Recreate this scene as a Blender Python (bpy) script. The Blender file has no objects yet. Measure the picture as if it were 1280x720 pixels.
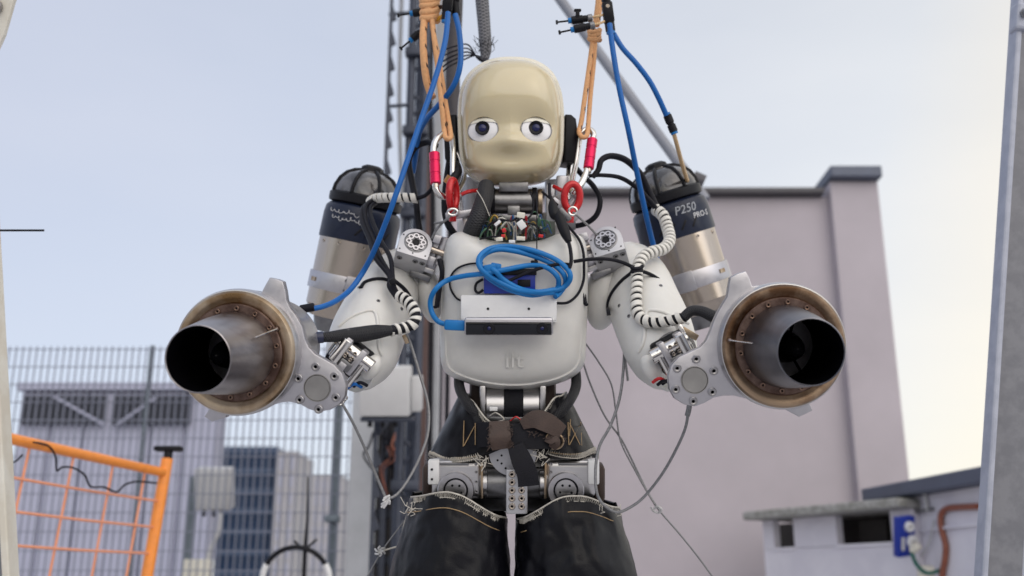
import bpy, bmesh, math, random
from mathutils import Vector, Matrix, noise as mnoise
from mathutils.bvhtree import BVHTree
R = math.radians
random.seed(7)
scene = bpy.context.scene
col = scene.collection

# ---------------------------------------------------------------- camera
FPX, PITCH = 1300.0, R(16.5)
CAM = Vector((0, 0, 0.78))
sp, cp = math.sin(PITCH), math.cos(PITCH)
RT, UP, FW = Vector((1, 0, 0)), Vector((0, -sp, cp)), Vector((0, cp, sp))
cd = bpy.data.cameras.new("camera"); cam = bpy.data.objects.new("camera", cd); col.objects.link(cam)
cam.location = CAM; cam.rotation_euler = (R(90) + PITCH, 0, 0)
cd.sensor_width = 36; cd.lens = 36 * FPX / 1280; cd.clip_start = 0.02; cd.clip_end = 20000
cd.dof.use_dof = True; cd.dof.focus_distance = 1.57; cd.dof.aperture_fstop = 3.8; cd.dof.aperture_blades = 9
scene.camera = cam

# ---------------------------------------------------------------- sky and sun
SUN_AZ, SUN_EL = R(150), R(32)          # clockwise from +Y (straight ahead)
VEIL = ((.52, .54, .635, 1), (.57, .60, .685, 1), (.745, .75, .755, 1), (.90, .82, .68, 1), (.92, .94, .98, 1))
world = bpy.data.worlds.new("World"); scene.world = world; world.use_nodes = True
nt = world.node_tree; nt.nodes.clear()
out = nt.nodes.new("ShaderNodeOutputWorld"); bg = nt.nodes.new("ShaderNodeBackground")
sky = nt.nodes.new("ShaderNodeTexSky"); sky.sky_type = 'NISHITA'; sky.sun_disc = False
sky.sun_elevation = SUN_EL; sky.sun_rotation = SUN_AZ
sky.air_density = 1.0; sky.dust_density = 2.0; sky.ozone_density = 1.0
# a thin even veil of high cloud over the clear sky
tc = nt.nodes.new("ShaderNodeTexCoord"); mp = nt.nodes.new("ShaderNodeMapping")
mp.inputs['Scale'].default_value = (1.0, 1.0, 3.0)
nz = nt.nodes.new("ShaderNodeTexNoise"); nz.inputs['Scale'].default_value = 1.6; nz.inputs['Detail'].default_value = 5
rmp = nt.nodes.new("ShaderNodeMapRange"); rmp.inputs[1].default_value = 0.3; rmp.inputs[2].default_value = 0.7
rmp.inputs[3].default_value = 0.68; rmp.inputs[4].default_value = 0.84
mix = nt.nodes.new("ShaderNodeMix"); mix.data_type = 'RGBA'
# the veil is bluer on the left and pales to warm white on the sunward right
dot = nt.nodes.new("ShaderNodeVectorMath"); dot.operation = 'DOT_PRODUCT'; dot.inputs[1].default_value = (0.86, -0.35, -0.37)
nt.links.new(tc.outputs['Generated'], dot.inputs[0])
vr = nt.nodes.new("ShaderNodeValToRGB"); vm = nt.nodes.new("ShaderNodeMapRange")
vm.inputs[1].default_value = -1.0; vm.inputs[2].default_value = 1.0
nt.links.new(dot.outputs['Value'], vm.inputs[0]); nt.links.new(vm.outputs[0], vr.inputs[0])
el = vr.color_ramp.elements
el[0].position = 0.0; el[0].color = VEIL[0]; el[1].position = 1.0; el[1].color = VEIL[4]
e1 = el.new(0.18); e1.color = VEIL[1]; e2 = el.new(0.42); e2.color = VEIL[2]; e3 = el.new(0.5); e3.color = VEIL[3]
vg = nt.nodes.new("ShaderNodeVectorMath"); vg.operation = 'SCALE'; vg.inputs['Scale'].default_value = 8.0
nt.links.new(vr.outputs[0], vg.inputs[0]); nt.links.new(vg.outputs[0], mix.inputs[7])
nt.links.new(tc.outputs['Generated'], mp.inputs[0]); nt.links.new(mp.outputs[0], nz.inputs['Vector'])
nt.links.new(nz.outputs[0], rmp.inputs[0]); nt.links.new(rmp.outputs[0], mix.inputs[0])
nt.links.new(sky.outputs[0], mix.inputs[6]); nt.links.new(mix.outputs[2], bg.inputs[0])
bg.inputs[1].default_value = 0.14
nt.links.new(bg.outputs[0], out.inputs[0])
sd = bpy.data.lights.new("sun", 'SUN'); sun = bpy.data.objects.new("sun", sd); col.objects.link(sun)
sd.energy = 0.9; sd.angle = R(85); sd.color = (1.0, 0.97, 0.95)
sdir = Vector((math.sin(SUN_AZ) * math.cos(SUN_EL), math.cos(SUN_AZ) * math.cos(SUN_EL), math.sin(SUN_EL)))
sun.rotation_euler = sdir.to_track_quat('Z', 'Y').to_euler()
vs = scene.view_settings
vs.view_transform = 'Standard'; vs.look = 'None'; vs.gamma = 1.0; vs.use_curve_mapping = False; vs.exposure = 0.2

# ---------------------------------------------------------------- coordinates
def V(px, py, Y):
    """world point that stands on the vertical plane y = Y and is seen at pixel px, py of the 1280 x 720 photograph"""
    x, y = (px - 640) / FPX, (360 - py) / FPX
    return CAM + (Y / (cp - y * sp)) * (FW + x * RT + y * UP)
def depth(py, Y): return Y / (cp - (360 - py) / FPX * sp)
def S(py, Y): return depth(py, Y) / FPX
def YD(py, d): return d * (cp - (360 - py) / FPX * sp)          # plane for a view depth
def Mx(a, axis): return Matrix.Rotation(R(a), 4, axis)
def fr(px, py, Y, rz=0, ry=0, rx=0):
    """frame at a pixel: X right, Y up, Z towards the viewer, unit = one pixel at that depth"""
    o = V(px, py, Y); s = S(py, Y)
    B = Matrix((( RT.x, UP.x, -FW.x, o.x), (RT.y, UP.y, -FW.y, o.y), (RT.z, UP.z, -FW.z, o.z), (0, 0, 0, 1)))
    return B @ Mx(rz, 'Z') @ Mx(ry, 'Y') @ Mx(rx, 'X') @ Matrix.Scale(s, 4)
def frd(px, py, d, **k): return fr(px, py, YD(py, d), **k)
def T(x, y, z): return Matrix.Translation((x, y, z))

# ---------------------------------------------------------------- mesh builder
def catmull(P, n, closed=False):
    out = []; N = len(P)
    for i in range(N if closed else N - 1):
        if closed: a, b, c, d = P[(i - 1) % N], P[i], P[(i + 1) % N], P[(i + 2) % N]
        else: a, b, c, d = P[max(i - 1, 0)], P[i], P[i + 1], P[min(i + 2, N - 1)]
        for k in range(n):
            t = k / n
            out.append(tuple(0.5 * (2 * b[j] + (c[j] - a[j]) * t + (2 * a[j] - 5 * b[j] + 4 * c[j] - d[j]) * t * t + (3 * b[j] - a[j] - 3 * c[j] + d[j]) * t ** 3) for j in range(len(b))))
    if not closed: out.append(tuple(P[-1]))
    return out
def wpath(ctrl, r=None, n=8, closed=False):
    """pixel control points (px, py, Y[, r px]) -> world points and radii along a smooth path"""
    P = []
    for c in ctrl:
        v = V(c[0], c[1], c[2]); rr = (c[3] if len(c) > 3 else r) * S(c[1], c[2])
        P.append((v.x, v.y, v.z, rr))
    Q = catmull(P, n, closed) if n > 1 else P
    return [Vector(q[:3]) for q in Q], [q[3] for q in Q]
def frames(pts, closed=False):
    N = len(pts); tan = []
    for i in range(N):
        a = pts[i - 1] if (i > 0 or closed) else pts[i]; b = pts[(i + 1) % N] if (i < N - 1 or closed) else pts[i]
        t = (b - a); tan.append(t.normalized() if t.length > 1e-9 else Vector((0, 0, 1)))
    ref = Vector((0, 0, 1)) if abs(tan[0].z) < .9 else Vector((1, 0, 0))
    n = (ref - tan[0] * ref.dot(tan[0])).normalized(); ns = []
    for t in tan:
        n = n - t * n.dot(t)
        n = n.normalized() if n.length > 1e-6 else t.orthogonal().normalized()
        ns.append(n.copy())
    return tan, ns, [t.cross(q) for t, q in zip(tan, ns)]

class MB:
    def __init__(s): s.v = []; s.f = []; s.a = {}
    def add(s, vs, fs, M=None):
        o = len(s.v)
        s.v += [(M @ Vector(p)) if M is not None else Vector(p) for p in vs]
        s.f += [tuple(i + o for i in f) for f in fs]
        return s
    def lathe(s, prof, M=None, seg=32, axis='Z', opened=False):
        vs = []; fs = []; n = len(prof)
        for r, z in prof:
            for k in range(seg):
                a = 2 * math.pi * k / seg; x, y = r * math.cos(a), r * math.sin(a)
                vs.append((x, y, z) if axis == 'Z' else ((x, z, -y) if axis == 'Y' else (z, x, y)))
        for i in range(n - 1):
            for k in range(seg):
                k2 = (k + 1) % seg
                fs.append((i * seg + k, i * seg + k2, (i + 1) * seg + k2, (i + 1) * seg + k))
        if opened: pass
        elif prof[0][0] > 1e-6 and prof[-1][0] > 1e-6:            # a ring: close the section on itself
            for k in range(seg):
                k2 = (k + 1) % seg; fs.append(((n - 1) * seg + k, (n - 1) * seg + k2, k2, k))
        elif prof[0][0] > 1e-6: fs.append(tuple(range(seg))[::-1])
        elif prof[-1][0] > 1e-6: fs.append(tuple((n - 1) * seg + k for k in range(seg)))
        return s.add(vs, fs, M)
    def cyl(s, r, z0, z1, M=None, seg=24, axis='Z', b=0.0):
        p = [(r, z0), (r, z1)] if not b else [(r - b, z0), (r, z0 + b), (r, z1 - b), (r - b, z1)]
        return s.lathe([(0, z0)] + p + [(0, z1)], M, seg, axis)
    def box(s, c, d, M=None, b=0.0, bs=2):
        bm = bmesh.new(); bmesh.ops.create_cube(bm, size=1)
        for q in bm.verts: q.co = Vector((q.co.x * d[0] + c[0], q.co.y * d[1] + c[1], q.co.z * d[2] + c[2]))
        if b: bmesh.ops.bevel(bm, geom=list(bm.edges), offset=b, segments=bs, profile=.5, affect='EDGES')
        bm.verts.index_update(); vs = [q.co.copy() for q in bm.verts]; fs = [tuple(q.index for q in f.verts) for f in bm.faces]; bm.free()
        return s.add(vs, fs, M)
    def prism(s, pts, z0, z1, M=None, b=0.0, bs=2):
        bm = bmesh.new()
        vv = [bm.verts.new((p[0], p[1], z1)) for p in pts]
        f = bm.faces.new(vv)
        if f.normal.z < 0 or sum((pts[i][0] - pts[i - 1][0]) * (pts[i][1] + pts[i - 1][1]) for i in range(len(pts))) > 0: f.normal_flip()
        r = bmesh.ops.extrude_face_region(bm, geom=[f])
        for q in r['geom']:
            if isinstance(q, bmesh.types.BMVert): q.co.z = z0
        bmesh.ops.recalc_face_normals(bm, faces=list(bm.faces))
        if b:
            es = [e for e in bm.edges if abs(e.verts[0].co.z - e.verts[1].co.z) < 1e-6]
            bmesh.ops.bevel(bm, geom=es, offset=b, segments=bs, profile=.5, affect='EDGES')
        bmesh.ops.triangulate(bm, faces=[q for q in bm.faces if len(q.verts) > 4])
        bm.verts.index_update(); vs = [q.co.copy() for q in bm.verts]; fs = [tuple(q.index for q in f.verts) for f in bm.faces]; bm.free()
        return s.add(vs, fs, M)
    def ball(s, c, r, M=None, seg=24, rings=14):
        prof = [(math.sin(math.pi * i / rings), -math.cos(math.pi * i / rings)) for i in range(rings + 1)]
        rr = r if hasattr(r, '__len__') else (r, r, r)
        L = T(*c) @ Matrix.Diagonal((rr[0], rr[1], rr[2], 1))
        return s.lathe(prof, (M @ L) if M is not None else L, seg)
    def tube(s, pts, rad, seg=10, closed=False, flat=None):
        tan, N, B = frames(pts, closed); n = len(pts); o = len(s.v); L = 0; vs = []; fs = []
        if not hasattr(rad, '__len__'): rad = [rad] * n
        for i in range(n):
            if i: L += (pts[i] - pts[i - 1]).length
            for k in range(seg):
                a = 2 * math.pi * k / seg
                vs.append(pts[i] + (N[i] * math.cos(a) + B[i] * math.sin(a)) * rad[i])
                s.a[o + len(vs) - 1] = (math.cos(a), math.sin(a), L)
        for i in range(n if closed else n - 1):
            j = (i + 1) % n
            for k in range(seg):
                k2 = (k + 1) % seg
                fs.append((i * seg + k, i * seg + k2, j * seg + k2, j * seg + k))
        if not closed:
            fs.append(tuple(range(seg))[::-1]); fs.append(tuple((n - 1) * seg + k for k in range(seg)))
        return s.add(vs, fs)
    def ptube(s, ctrl, r=None, n=8, seg=10, closed=False):
        p, q = wpath(ctrl, r, n, closed); return s.tube(p, q, seg, closed)
    def bar(s, a, b, r, seg=10): return s.tube([Vector(a), Vector(b)], [r, r], seg)
    def ribbon(s, ctrl, w, th, n=6, up=None):
        """flat strap: (px, py, Y[, width px]) path, width across it in the picture plane, th metres thick"""
        P = [(c[0], c[1], c[2], c[3] if len(c) > 3 else w) for c in ctrl]
        Q = catmull(P, n) if n > 1 else P
        vs = []; fs = []
        for i, q in enumerate(Q):
            a = Q[max(i - 1, 0)]; b = Q[min(i + 1, len(Q) - 1)]
            t = Vector((b[0] - a[0], b[1] - a[1])); t = t.normalized() if t.length > 1e-6 else Vector((1, 0)); p = Vector((-t.y, t.x)) * q[3] / 2
            l = V(q[0] + p.x, q[1] + p.y, q[2]); r = V(q[0] - p.x, q[1] - p.y, q[2]); c = V(q[0], q[1], q[2])
            d = -FW * th
            vs += [l, r, r + d, c + d * 1.25, l + d]
        for i in range(len(Q) - 1):
            for k in range(5):
                k2 = (k + 1) % 5; fs.append((i * 5 + k, i * 5 + k2, (i + 1) * 5 + k2, (i + 1) * 5 + k))
        fs.append((4, 3, 2, 1, 0)); m = (len(Q) - 1) * 5; fs.append((m, m + 1, m + 2, m + 3, m + 4))
        return s.add(vs, fs)
    def helix(s, pts, rad, pitch, width, th):
        """spiral wrap round a path: a thick band that winds round the core"""
        tan, N, B = frames(pts); L = [0]
        for i in range(1, len(pts)): L.append(L[-1] + (pts[i] - pts[i - 1]).length)
        tot = L[-1]; steps = int(tot / pitch * 16); vs = []; fs = []; j = 0
        def at(x):
            x = min(max(x, 0), tot); nonlocal j
            while j < len(L) - 2 and L[j + 1] < x: j += 1
            while j > 0 and L[j] > x: j -= 1
            t = (x - L[j]) / max(L[j + 1] - L[j], 1e-9)
            return (pts[j].lerp(pts[j + 1], t), N[j].lerp(N[j + 1], t).normalized(), B[j].lerp(B[j + 1], t).normalized(), rad[j] + (rad[j + 1] - rad[j]) * t)
        for i in range(steps + 1):
            x = tot * i / steps; a = 2 * math.pi * x / pitch; wj = width * (1 + .12 * math.sin(a * .37))
            for dx, dr in ((-wj / 2, 0), (-wj / 2 * .85, th), (wj / 2 * .85, th), (wj / 2, 0)):
                p, n, b, r = at(x + dx); vs.append(p + (n * math.cos(a) + b * math.sin(a)) * (r + dr))
        for i in range(steps):
            for k in range(4):
                k2 = (k + 1) % 4; fs.append((i * 4 + k, i * 4 + k2, (i + 1) * 4 + k2, (i + 1) * 4 + k))
        fs.append((3, 2, 1, 0)); m = steps * 4; fs.append((m, m + 1, m + 2, m + 3))
        return s.add(vs, fs)
    def shell(s, M, outline, W, n=2.5, e=.5, rings=26, segs=120, feat=None, back=0.0):
        """domed panel: an outline (u, v) round the origin, bulging W towards the viewer, closed at the back"""
        Q = catmull(outline, 10, True)
        A = sorted((math.atan2(q[1], q[0]), math.hypot(q[0], q[1])) for q in Q)
        A = [(A[-1][0] - 2 * math.pi, A[-1][1])] + A + [(A[0][0] + 2 * math.pi, A[0][1])]
        def rad(a):
            for i in range(len(A) - 1):
                if A[i][0] <= a <= A[i + 1][0]:
                    t = (a - A[i][0]) / max(A[i + 1][0] - A[i][0], 1e-9); return A[i][1] * (1 - t) + A[i + 1][1] * t
            return A[0][1]
        O = [(rad(-math.pi + 2 * math.pi * k / segs), -math.pi + 2 * math.pi * k / segs) for k in range(segs)]
        vs = [(0, 0, W + (feat(0, 0, 0) if feat else 0))]; fs = []
        for i in range(1, rings + 1):
            rho = math.sin(i / rings * math.pi / 2)
            for r, a in O:
                u, v = rho * r * math.cos(a), rho * r * math.sin(a)
                vs.append((u, v, W * max(0, 1 - rho ** n) ** e + (feat(u, v, rho) if feat else 0)))
        for r, a in O: vs.append((r * math.cos(a) * .985, r * math.sin(a) * .985, -back if W > 0 else back))
        c = len(vs); vs.append((0, 0, -back if W > 0 else back))
        for k in range(segs):
            k2 = (k + 1) % segs; fs.append((0, 1 + k, 1 + k2))
            for i in range(rings):
                a0, b0 = 1 + i * segs, 1 + (i + 1) * segs
                fs.append((a0 + k, b0 + k, b0 + k2, a0 + k2))
            b0 = 1 + rings * segs; fs.append((b0 + k, c, b0 + k2))
        if W < 0: fs = [f[::-1] for f in fs]
        return s.add(vs, fs, M)
    def bvh(s): return BVHTree.FromPolygons([tuple(p) for p in s.v], s.f)

WP = {}                                   # world position of every object's origin
def finish(o, parent, wc):
    col.objects.link(o); WP[o.name] = Vector(wc)
    if parent is not None:
        o.parent = parent; o.location = Vector(wc) - WP[parent.name]
    else: o.location = wc
    return o
def build(mb, name, mat, parent=None, smooth=True, ang=38, origin=None):
    lo = Vector((min(p.x for p in mb.v), min(p.y for p in mb.v), min(p.z for p in mb.v)))
    hi = Vector((max(p.x for p in mb.v), max(p.y for p in mb.v), max(p.z for p in mb.v)))
    c = Vector(origin) if origin is not None else (lo + hi) / 2
    me = bpy.data.meshes.new(name); me.from_pydata([p - c for p in mb.v], [], mb.f); me.validate(); me.update()
    bm = bmesh.new(); bm.from_mesh(me); bmesh.ops.recalc_face_normals(bm, faces=list(bm.faces)); bm.to_mesh(me); bm.free()
    if smooth:
        me.polygons.foreach_set('use_smooth', [True] * len(me.polygons)); me.set_sharp_from_angle(angle=R(ang))
    if mb.a:
        at = me.attributes.new("tube", 'FLOAT_VECTOR', 'POINT'); buf = [0.0] * (3 * len(me.vertices))
        for i, q in mb.a.items(): buf[3 * i:3 * i + 3] = q
        at.data.foreach_set('vector', buf)
    if mat is not None: me.materials.append(mat)
    return finish(bpy.data.objects.new(name, me), parent, c)
def tag(o, label=None, cat=None, group=None, kind=None):
    if label: o['label'] = label
    if cat: o['category'] = cat
    if group: o['group'] = group
    if kind: o['kind'] = kind
    return o
def thing(name, loc, label, cat, group=None):
    o = bpy.data.objects.new(name, None); o.empty_display_size = .05
    return tag(finish(o, None, Vector(loc)), label, cat, group)
def struct(mb, name, mat, **k): return tag(build(mb, name, mat, **k), kind='structure')
def cut(o, mb):
    """carve a volume out of an object (evaluated boolean, result kept as its own mesh)"""
    me = bpy.data.meshes.new("cutter"); me.from_pydata([tuple(p) for p in mb.v], [], mb.f); me.update()
    bm = bmesh.new(); bm.from_mesh(me); bmesh.ops.recalc_face_normals(bm, faces=list(bm.faces)); bm.to_mesh(me); bm.free()
    c = bpy.data.objects.new("cutter", me); col.objects.link(c)
    m = o.modifiers.new("cut", 'BOOLEAN'); m.object = c; m.operation = 'DIFFERENCE'; m.solver = 'EXACT'
    bpy.context.view_layer.update(); dg = bpy.context.evaluated_depsgraph_get()
    new = bpy.data.meshes.new_from_object(o.evaluated_get(dg)); old = o.data; o.modifiers.clear(); o.data = new
    new.polygons.foreach_set('use_smooth', [True] * len(new.polygons)); new.set_sharp_from_angle(angle=R(38))
    bpy.data.objects.remove(c); bpy.data.meshes.remove(me); nm = old.name; bpy.data.meshes.remove(old); new.name = nm
def hit(bvh, px, py, off=0.0, Y=None):
    d = (V(px, py, 1.0) - CAM).normalized(); h = bvh.ray_cast(CAM, d)[0]
    if h is None: return V(px, py, Y or 1.65)
    return h - d * off
def textmesh(txt, size, depth_, shear=0.0):
    cu = bpy.data.curves.new("txt", 'FONT'); cu.body = txt; cu.size = size; cu.extrude = depth_; cu.shear = shear; cu.resolution_u = 4
    cu.align_x = 'CENTER'; cu.align_y = 'CENTER'
    o = bpy.data.objects.new("txt", cu); col.objects.link(o); bpy.context.view_layer.update()
    dg = bpy.context.evaluated_depsgraph_get(); me = bpy.data.meshes.new_from_object(o.evaluated_get(dg))
    vs = [v.co.copy() for v in me.vertices]; fs = [tuple(p.vertices) for p in me.polygons]
    bpy.data.objects.remove(o); bpy.data.curves.remove(cu); bpy.data.meshes.remove(me)
    return vs, fs

# ---------------------------------------------------------------- materials
def mat(name, c, rough=.5, metal=0.0, var=.08, scale=40, bump=0.0, bscale=200, coat=0.0, c2=None, spec=.5, sss=0.0, stretch=None, rvar=.06, lo=.42, hi=.6):
    m = bpy.data.materials.new(name); m.use_nodes = True; t = m.node_tree; b = t.nodes['Principled BSDF']
    L = t.links.new
    b.inputs['Roughness'].default_value = rough; b.inputs['Metallic'].default_value = metal
    b.inputs['Coat Weight'].default_value = coat; b.inputs['Coat Roughness'].default_value = .06
    b.inputs['Specular IOR Level'].default_value = spec
    if sss:
        b.inputs['Subsurface Weight'].default_value = sss; b.inputs['Subsurface Radius'].default_value = (.02, .014, .008); b.inputs['Subsurface Scale'].default_value = .3
    co = t.nodes.new('ShaderNodeTexCoord'); mp = t.nodes.new('ShaderNodeMapping'); L(co.outputs['Object'], mp.inputs[0])
    if stretch: mp.inputs['Scale'].default_value = stretch
    n = t.nodes.new('ShaderNodeTexNoise'); n.inputs['Scale'].default_value = scale; n.inputs['Detail'].default_value = 6; n.inputs['Roughness'].default_value = .6
    L(mp.outputs[0], n.inputs['Vector'])
    if c2 is None: a1 = tuple(max(0, x * (1 - var)) for x in c); a2 = tuple(min(1, x * (1 + var)) for x in c)
    else: a1, a2 = c, c2
    mr = t.nodes.new('ShaderNodeMapRange'); mr.inputs[1].default_value = lo if c2 else .3; mr.inputs[2].default_value = hi if c2 else .7; L(n.outputs[0], mr.inputs[0])
    mx = t.nodes.new('ShaderNodeMix'); mx.data_type = 'RGBA'; mx.inputs[6].default_value = (*a1, 1); mx.inputs[7].default_value = (*a2, 1)
    L(mr.outputs[0], mx.inputs[0]); L(mx.outputs[2], b.inputs['Base Color'])
    if rvar:
        r2 = t.nodes.new('ShaderNodeMapRange'); r2.inputs[1].default_value = .3; r2.inputs[2].default_value = .7
        r2.inputs[3].default_value = max(.02, rough - rvar); r2.inputs[4].default_value = min(1, rough + rvar)
        L(n.outputs[0], r2.inputs[0]); L(r2.outputs[0], b.inputs['Roughness'])
    if bump:
        n2 = t.nodes.new('ShaderNodeTexNoise'); n2.inputs['Scale'].default_value = bscale; n2.inputs['Detail'].default_value = 4
        L(mp.outputs[0], n2.inputs['Vector']); bp = t.nodes.new('ShaderNodeBump'); bp.inputs['Strength'].default_value = bump; bp.inputs['Distance'].default_value = .002
        L(n2.outputs[0], bp.inputs['Height']); L(bp.outputs[0], b.inputs['Normal'])
    return m
M = {}
M['white'] = mat('white_plastic', (.64, .63, .61), .36, var=.055, scale=25, bump=.04, bscale=60, sss=.08, rvar=.08)
M['white2'] = mat('white_matt', (.74, .74, .75), .5, var=.04, scale=60)
M['cream'] = mat('cream_plastic', (.56, .48, .31), .22, var=.03, scale=14, coat=.9, sss=.12, rvar=.03)
M['ivory'] = mat('ivory_plastic', (.72, .69, .60), .25, var=.03, scale=20, coat=.4, sss=.1)
M['eyewhite'] = mat('eye_white', (.74, .73, .75), .25, var=.02, scale=40, coat=.6)
M['lens'] = mat('lens_black', (.003, .003, .006), .2, var=.2, spec=.2)
M['glass'] = mat('dark_window_glass', (.004, .005, .009), .07, var=.2, spec=.4)
M['lensblue'] = mat('blue_glint_lens', (.003, .006, .06), .12, var=.2)  # blue in the colour stands for the glint in the lenses
M['alu'] = mat('machined_aluminium', (.50, .49, .52), .40, 1.0, var=.05, scale=90, bump=.03, bscale=500, rvar=.08)
M['alubr'] = mat('brushed_aluminium', (.54, .53, .54), .33, 1.0, var=.06, scale=60, bump=.05, bscale=160, stretch=(1, 1, 14))
M['alupaint'] = mat('anodised_aluminium', (.50, .50, .53), .42, .5, var=.05, scale=60, bump=.03, bscale=300)
M['steel'] = mat('polished_steel', (.47, .41, .355), .22, 1.0, var=.05, scale=8, rvar=.02, bump=.02, bscale=400)
M['dsteel'] = mat('dark_steel', (.20, .20, .21), .35, .9, var=.2, scale=60)
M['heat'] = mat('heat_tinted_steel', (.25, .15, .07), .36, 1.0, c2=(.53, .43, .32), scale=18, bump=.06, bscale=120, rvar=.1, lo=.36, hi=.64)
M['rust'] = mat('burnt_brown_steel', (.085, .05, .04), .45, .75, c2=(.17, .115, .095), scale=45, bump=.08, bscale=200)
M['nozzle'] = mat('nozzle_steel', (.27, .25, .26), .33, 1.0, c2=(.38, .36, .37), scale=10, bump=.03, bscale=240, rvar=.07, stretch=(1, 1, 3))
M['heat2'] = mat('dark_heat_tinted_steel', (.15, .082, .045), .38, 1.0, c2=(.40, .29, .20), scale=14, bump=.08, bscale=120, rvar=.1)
M['nozzle2'] = mat('shaded_nozzle_steel', (.13, .13, .15), .36, 1.0, c2=(.21, .21, .235), scale=10, rvar=.07)  # darker, bluer copy of the nozzle steel for the shaded right nozzle
M['soot_shade'] = mat('soot_and_shade_black', (.003, .003, .004), .9, var=.3, scale=60, spec=.0)  # soot in the nozzles; also stands for shade in the bolt sockets
M['black'] = mat('black_plastic', (.008, .008, .011), .42, spec=.2, var=.2, scale=80, bump=.05, bscale=300)
M['neckmetal'] = mat('shaded_motor_metal', (.27, .265, .27), .34, 1.0, var=.2, scale=60, bump=.05, bscale=200)  # metal darkened in its colour for the shade around the neck
M['rubber'] = mat('black_cable_rubber', (.009, .009, .014), .5, spec=.16, var=.25, scale=60)
M['navy'] = mat('dark_blue_label', (.009, .014, .034), .4, spec=.22, var=.15, scale=60, coat=.2)
M['smoke'] = mat('grey_dome_plastic', (.06, .06, .065), .18, .5, c2=(.15, .145, .15), scale=18, coat=.5)
M['blue'] = mat('blue_tube', (.004, .105, .38), .42, var=.1, scale=30, spec=.35)
M['cyan'] = mat('blue_network_cable', (.006, .155, .44), .42, spec=.35, var=.08, scale=40)
M['bluebox'] = mat('blue_box_plastic', (.008, .03, .30), .35, var=.15, scale=60)
M['tan'] = mat('tan_tube', (.56, .38, .20), .4, var=.1, scale=40)
M['red'] = mat('red_anodised', (.50, .008, .012), .3, .2, var=.15, scale=60, coat=.3)
M['pink'] = mat('magenta_anodised', (.62, .008, .075), .28, .55, var=.12, scale=60)
M['chrome'] = mat('bright_steel', (.72, .70, .68), .16, 1.0, var=.06, scale=50)
M['leather'] = mat('black_coated_fabric', (.0045, .0045, .007), .38, spec=.22, var=.25, scale=26, bump=.22, bscale=520, rvar=.1)
M['brown'] = mat('brown_webbing', (.050, .030, .024), .62, var=.25, scale=50, bump=.4, bscale=500)
M['strap'] = mat('black_webbing', (.008, .008, .012), .6, spec=.18, var=.25, scale=50, bump=.4, bscale=600)
M['thread'] = mat('grey_thread', (.52, .49, .44), .7, var=.2, scale=90)
M['gold'] = mat('ochre_thread', (.36, .245, .13), .7, var=.2, scale=90)
M['wire'] = mat('grey_steel_cable', (.20, .20, .21), .5, .4, var=.3, scale=300)
M['wrap'] = mat('white_spiral_wrap', (.66, .64, .60), .45, var=.08, scale=60)
M['galvlit'] = mat('lit_zinc', (.36, .38, .46), .5, .15, c2=(.43, .45, .53), scale=30, bump=.12, bscale=90, rvar=.1)  # paler, bluer copy of the galvanised steel for its lit face
M['galv'] = mat('galvanised_steel', (.165, .168, .19), .5, .2, c2=(.21, .213, .235), scale=30, bump=.12, bscale=90, rvar=.1)
M['galvcream'] = mat('cream_zinc', (.62, .58, .50), .6, .1, c2=(.70, .68, .62), scale=12, bump=.2, bscale=70)
def ropemat():
    m = mat('peach_rope', (.68, .36, .17), .75, var=.12, scale=200, bump=.3, bscale=700)
    t = m.node_tree; b = t.nodes['Principled BSDF']; L = t.links.new
    src = b.inputs['Base Color'].links[0].from_socket
    at = t.nodes.new('ShaderNodeAttribute'); at.attribute_name = 'tube'
    sx = t.nodes.new('ShaderNodeSeparateXYZ'); L(at.outputs['Vector'], sx.inputs[0])
    def mth(op, a, bb=None):
        q = t.nodes.new('ShaderNodeMath'); q.operation = op
        for i, z in enumerate((a, bb)):
            if z is None: continue
            if isinstance(z, (int, float)): q.inputs[i].default_value = z
            else: L(z, q.inputs[i])
        return q.outputs[0]
    ang = mth('ARCTAN2', sx.outputs[1], sx.outputs[0])
    ph = mth('FRACT', mth('ADD', mth('MULTIPLY', sx.outputs[2], 28.0), mth('MULTIPLY', ang, .159)))
    m1 = mth('LESS_THAN', ph, .2)
    a2 = mth('FRACT', mth('MULTIPLY', mth('ADD', ang, 3.2), .3183)); m2 = mth('LESS_THAN', a2, .34)
    k = mth('MULTIPLY', m1, m2)
    mx = t.nodes.new('ShaderNodeMix'); mx.data_type = 'RGBA'; L(k, mx.inputs[0]); L(src, mx.inputs[6]); mx.inputs[7].default_value = (.03, .02, .02, 1)
    L(mx.outputs[2], b.inputs['Base Color'])
    return m
M['rope'] = ropemat()
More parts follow.
